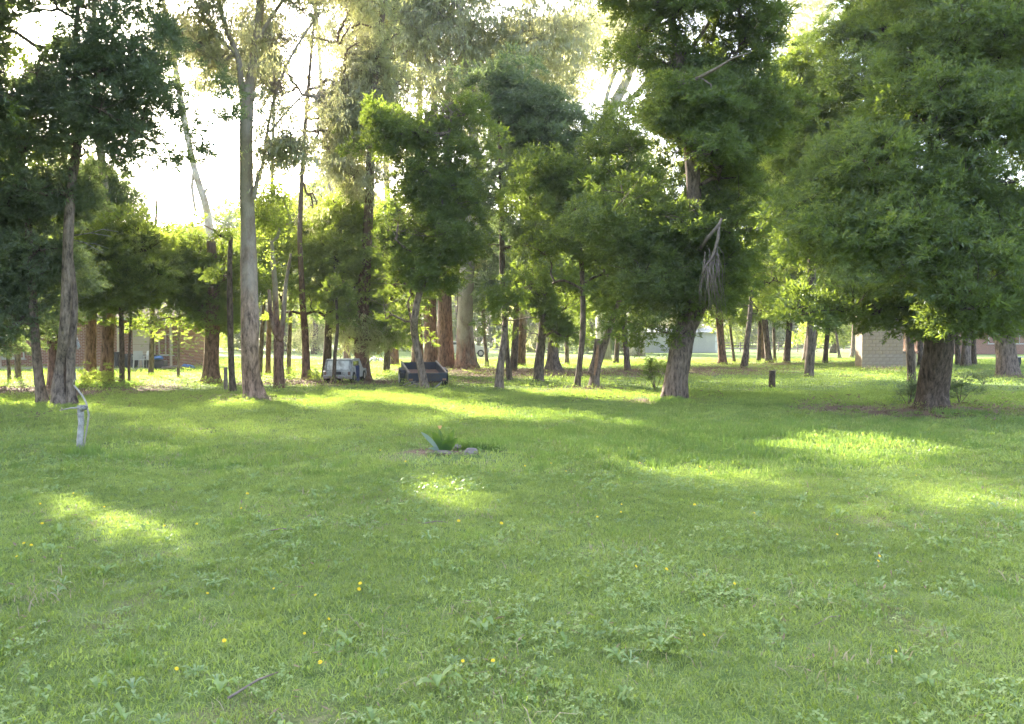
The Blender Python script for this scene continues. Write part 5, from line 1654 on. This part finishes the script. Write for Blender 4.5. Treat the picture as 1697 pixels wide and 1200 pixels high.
# ---- yellow flowers in the lawn
FL = [(293, 1146), (372, 1101), (505, 1093), (523, 1018), (454, 1002), (344, 1011), (531, 1134), (122, 838), (173, 856), (273, 896), (67, 852), (70, 885), (52, 922), (40, 924), (28, 942), (410, 832), (400, 862), (326, 884),
      (672, 772), (870, 783), (913, 776), (1060, 780), (831, 883), (1030, 849), (1054, 962), (1104, 964), (1029, 858), (1160, 787), (1171, 789), (1151, 846), (1518, 793), (1387, 904), (1455, 946), (1105, 964), (1217, 986),
      (1166, 1088), (1484, 1106), (817, 1133), (1697 - 240, 944), (595, 999), (545, 1058), (767, 1134), (1250, 868), (760, 873), (938, 793), (597, 998), (630, 744 + 10), (990, 870)]
fm = None
for i, (x, y) in enumerate(FL):
    g = G(x, y)
    hgt = .05 + .05 * random.random()
    if fm is None:
        mb = MB()
        for ring_, (n_p, r0, zz) in enumerate(((13, .019, .0), (10, .013, .004), (6, .007, .007))):
            for a_ in range(n_p):
                an = a_ * 2 * math.pi / n_p + ring_ * .3
                ca, sa = math.cos(an), math.sin(an); pc_, ps = -sa * .0035, ca * .0035
                mb.add([(ca * .002, sa * .002, zz), (ca * r0 + pc_, sa * r0 + ps, zz + .006), (ca * r0 * 1.12, sa * r0 * 1.12, zz + .005), (ca * r0 - pc_, sa * r0 - ps, zz + .006)], [(0, 1, 2, 3)])
        f0 = mb.build('flower_head', M['petal']); fm = f0.data; first = f0
        mb = MB(); mb.tube([(0, 0, -.12), (.004, 0, -.06), (0, 0, .001)], [.002, .002, .0025], n=5); s0 = mb.build('stalk', M['stalk']); smm = s0.data
        f_, s_ = f0, s0
    else:
        f_ = bpy.data.objects.new('flower_head', fm); COL.objects.link(f_)
        s_ = bpy.data.objects.new('stalk', smm); COL.objects.link(s_)
    root = tag(empty('dandelion', (g.x, g.y, g.z + hgt)), 'small yellow dandelion-like flower in the lawn', 'flower', 'yellow flowers scattered in the lawn')
    root.rotation_euler = (.5 + .3 * random.random(), random.uniform(-.3, .3), random.random() * .6)
    s = .34 + .24 * random.random()
    if y < 900: s *= 1.2
    root.scale = (s, s, s)
    f_.parent = root; s_.parent = root

# ---- fallen sticks on the near lawn
for (xa, ya, xb, yb, r_, lab) in ((378, 1186, 462, 1142, .006, 'brown fallen stick in the grass near the bottom left'), (440, 890, 490, 888, .006, 'thin grey twig lying across the mid-left lawn'),
                                  (1395, 1030, 1350, 1048, .004, 'short straw-coloured twig in the right foreground grass'), (700, 872, 742, 870, .006, 'dull brown twig lying mid-lawn below the garden plant')):
    a_, b_ = G(xa, ya), G(xb, yb)
    mb = MB(); mid = (a_ + b_) / 2
    mb.tube([a_ - mid + Vector((0, 0, .035)), Vector((.01, .02, .05)), b_ - mid + Vector((0, 0, .04))], [r_, r_ * .9, r_ * .5], n=6, rough=.2)
    o_ = mb.build('fallen_stick', M['deadwood'] if 'brown' in lab else M['deadwood'], smooth=True); o_.location = mid
    tag(o_, lab, 'stick')

# ================================================================== VEIL: haze volume added to imitate lens glare
m, nt, out = nodes_of('glare_veil')
pv = N(nt, 'ShaderNodeVolumePrincipled')
pv.inputs['Color'].default_value = (.95, .97, 1, 1)
pv.inputs['Density'].default_value = .0004
pv.inputs['Anisotropy'].default_value = .3
nt.links.new(pv.outputs[0], out.inputs['Volume'])
mb = MB(); mb.box((0, 200, 21), (560, 500, 44))
tag(mb.build('haze', m), 'thin pale haze veil added to imitate lens glare', kind='stuff')
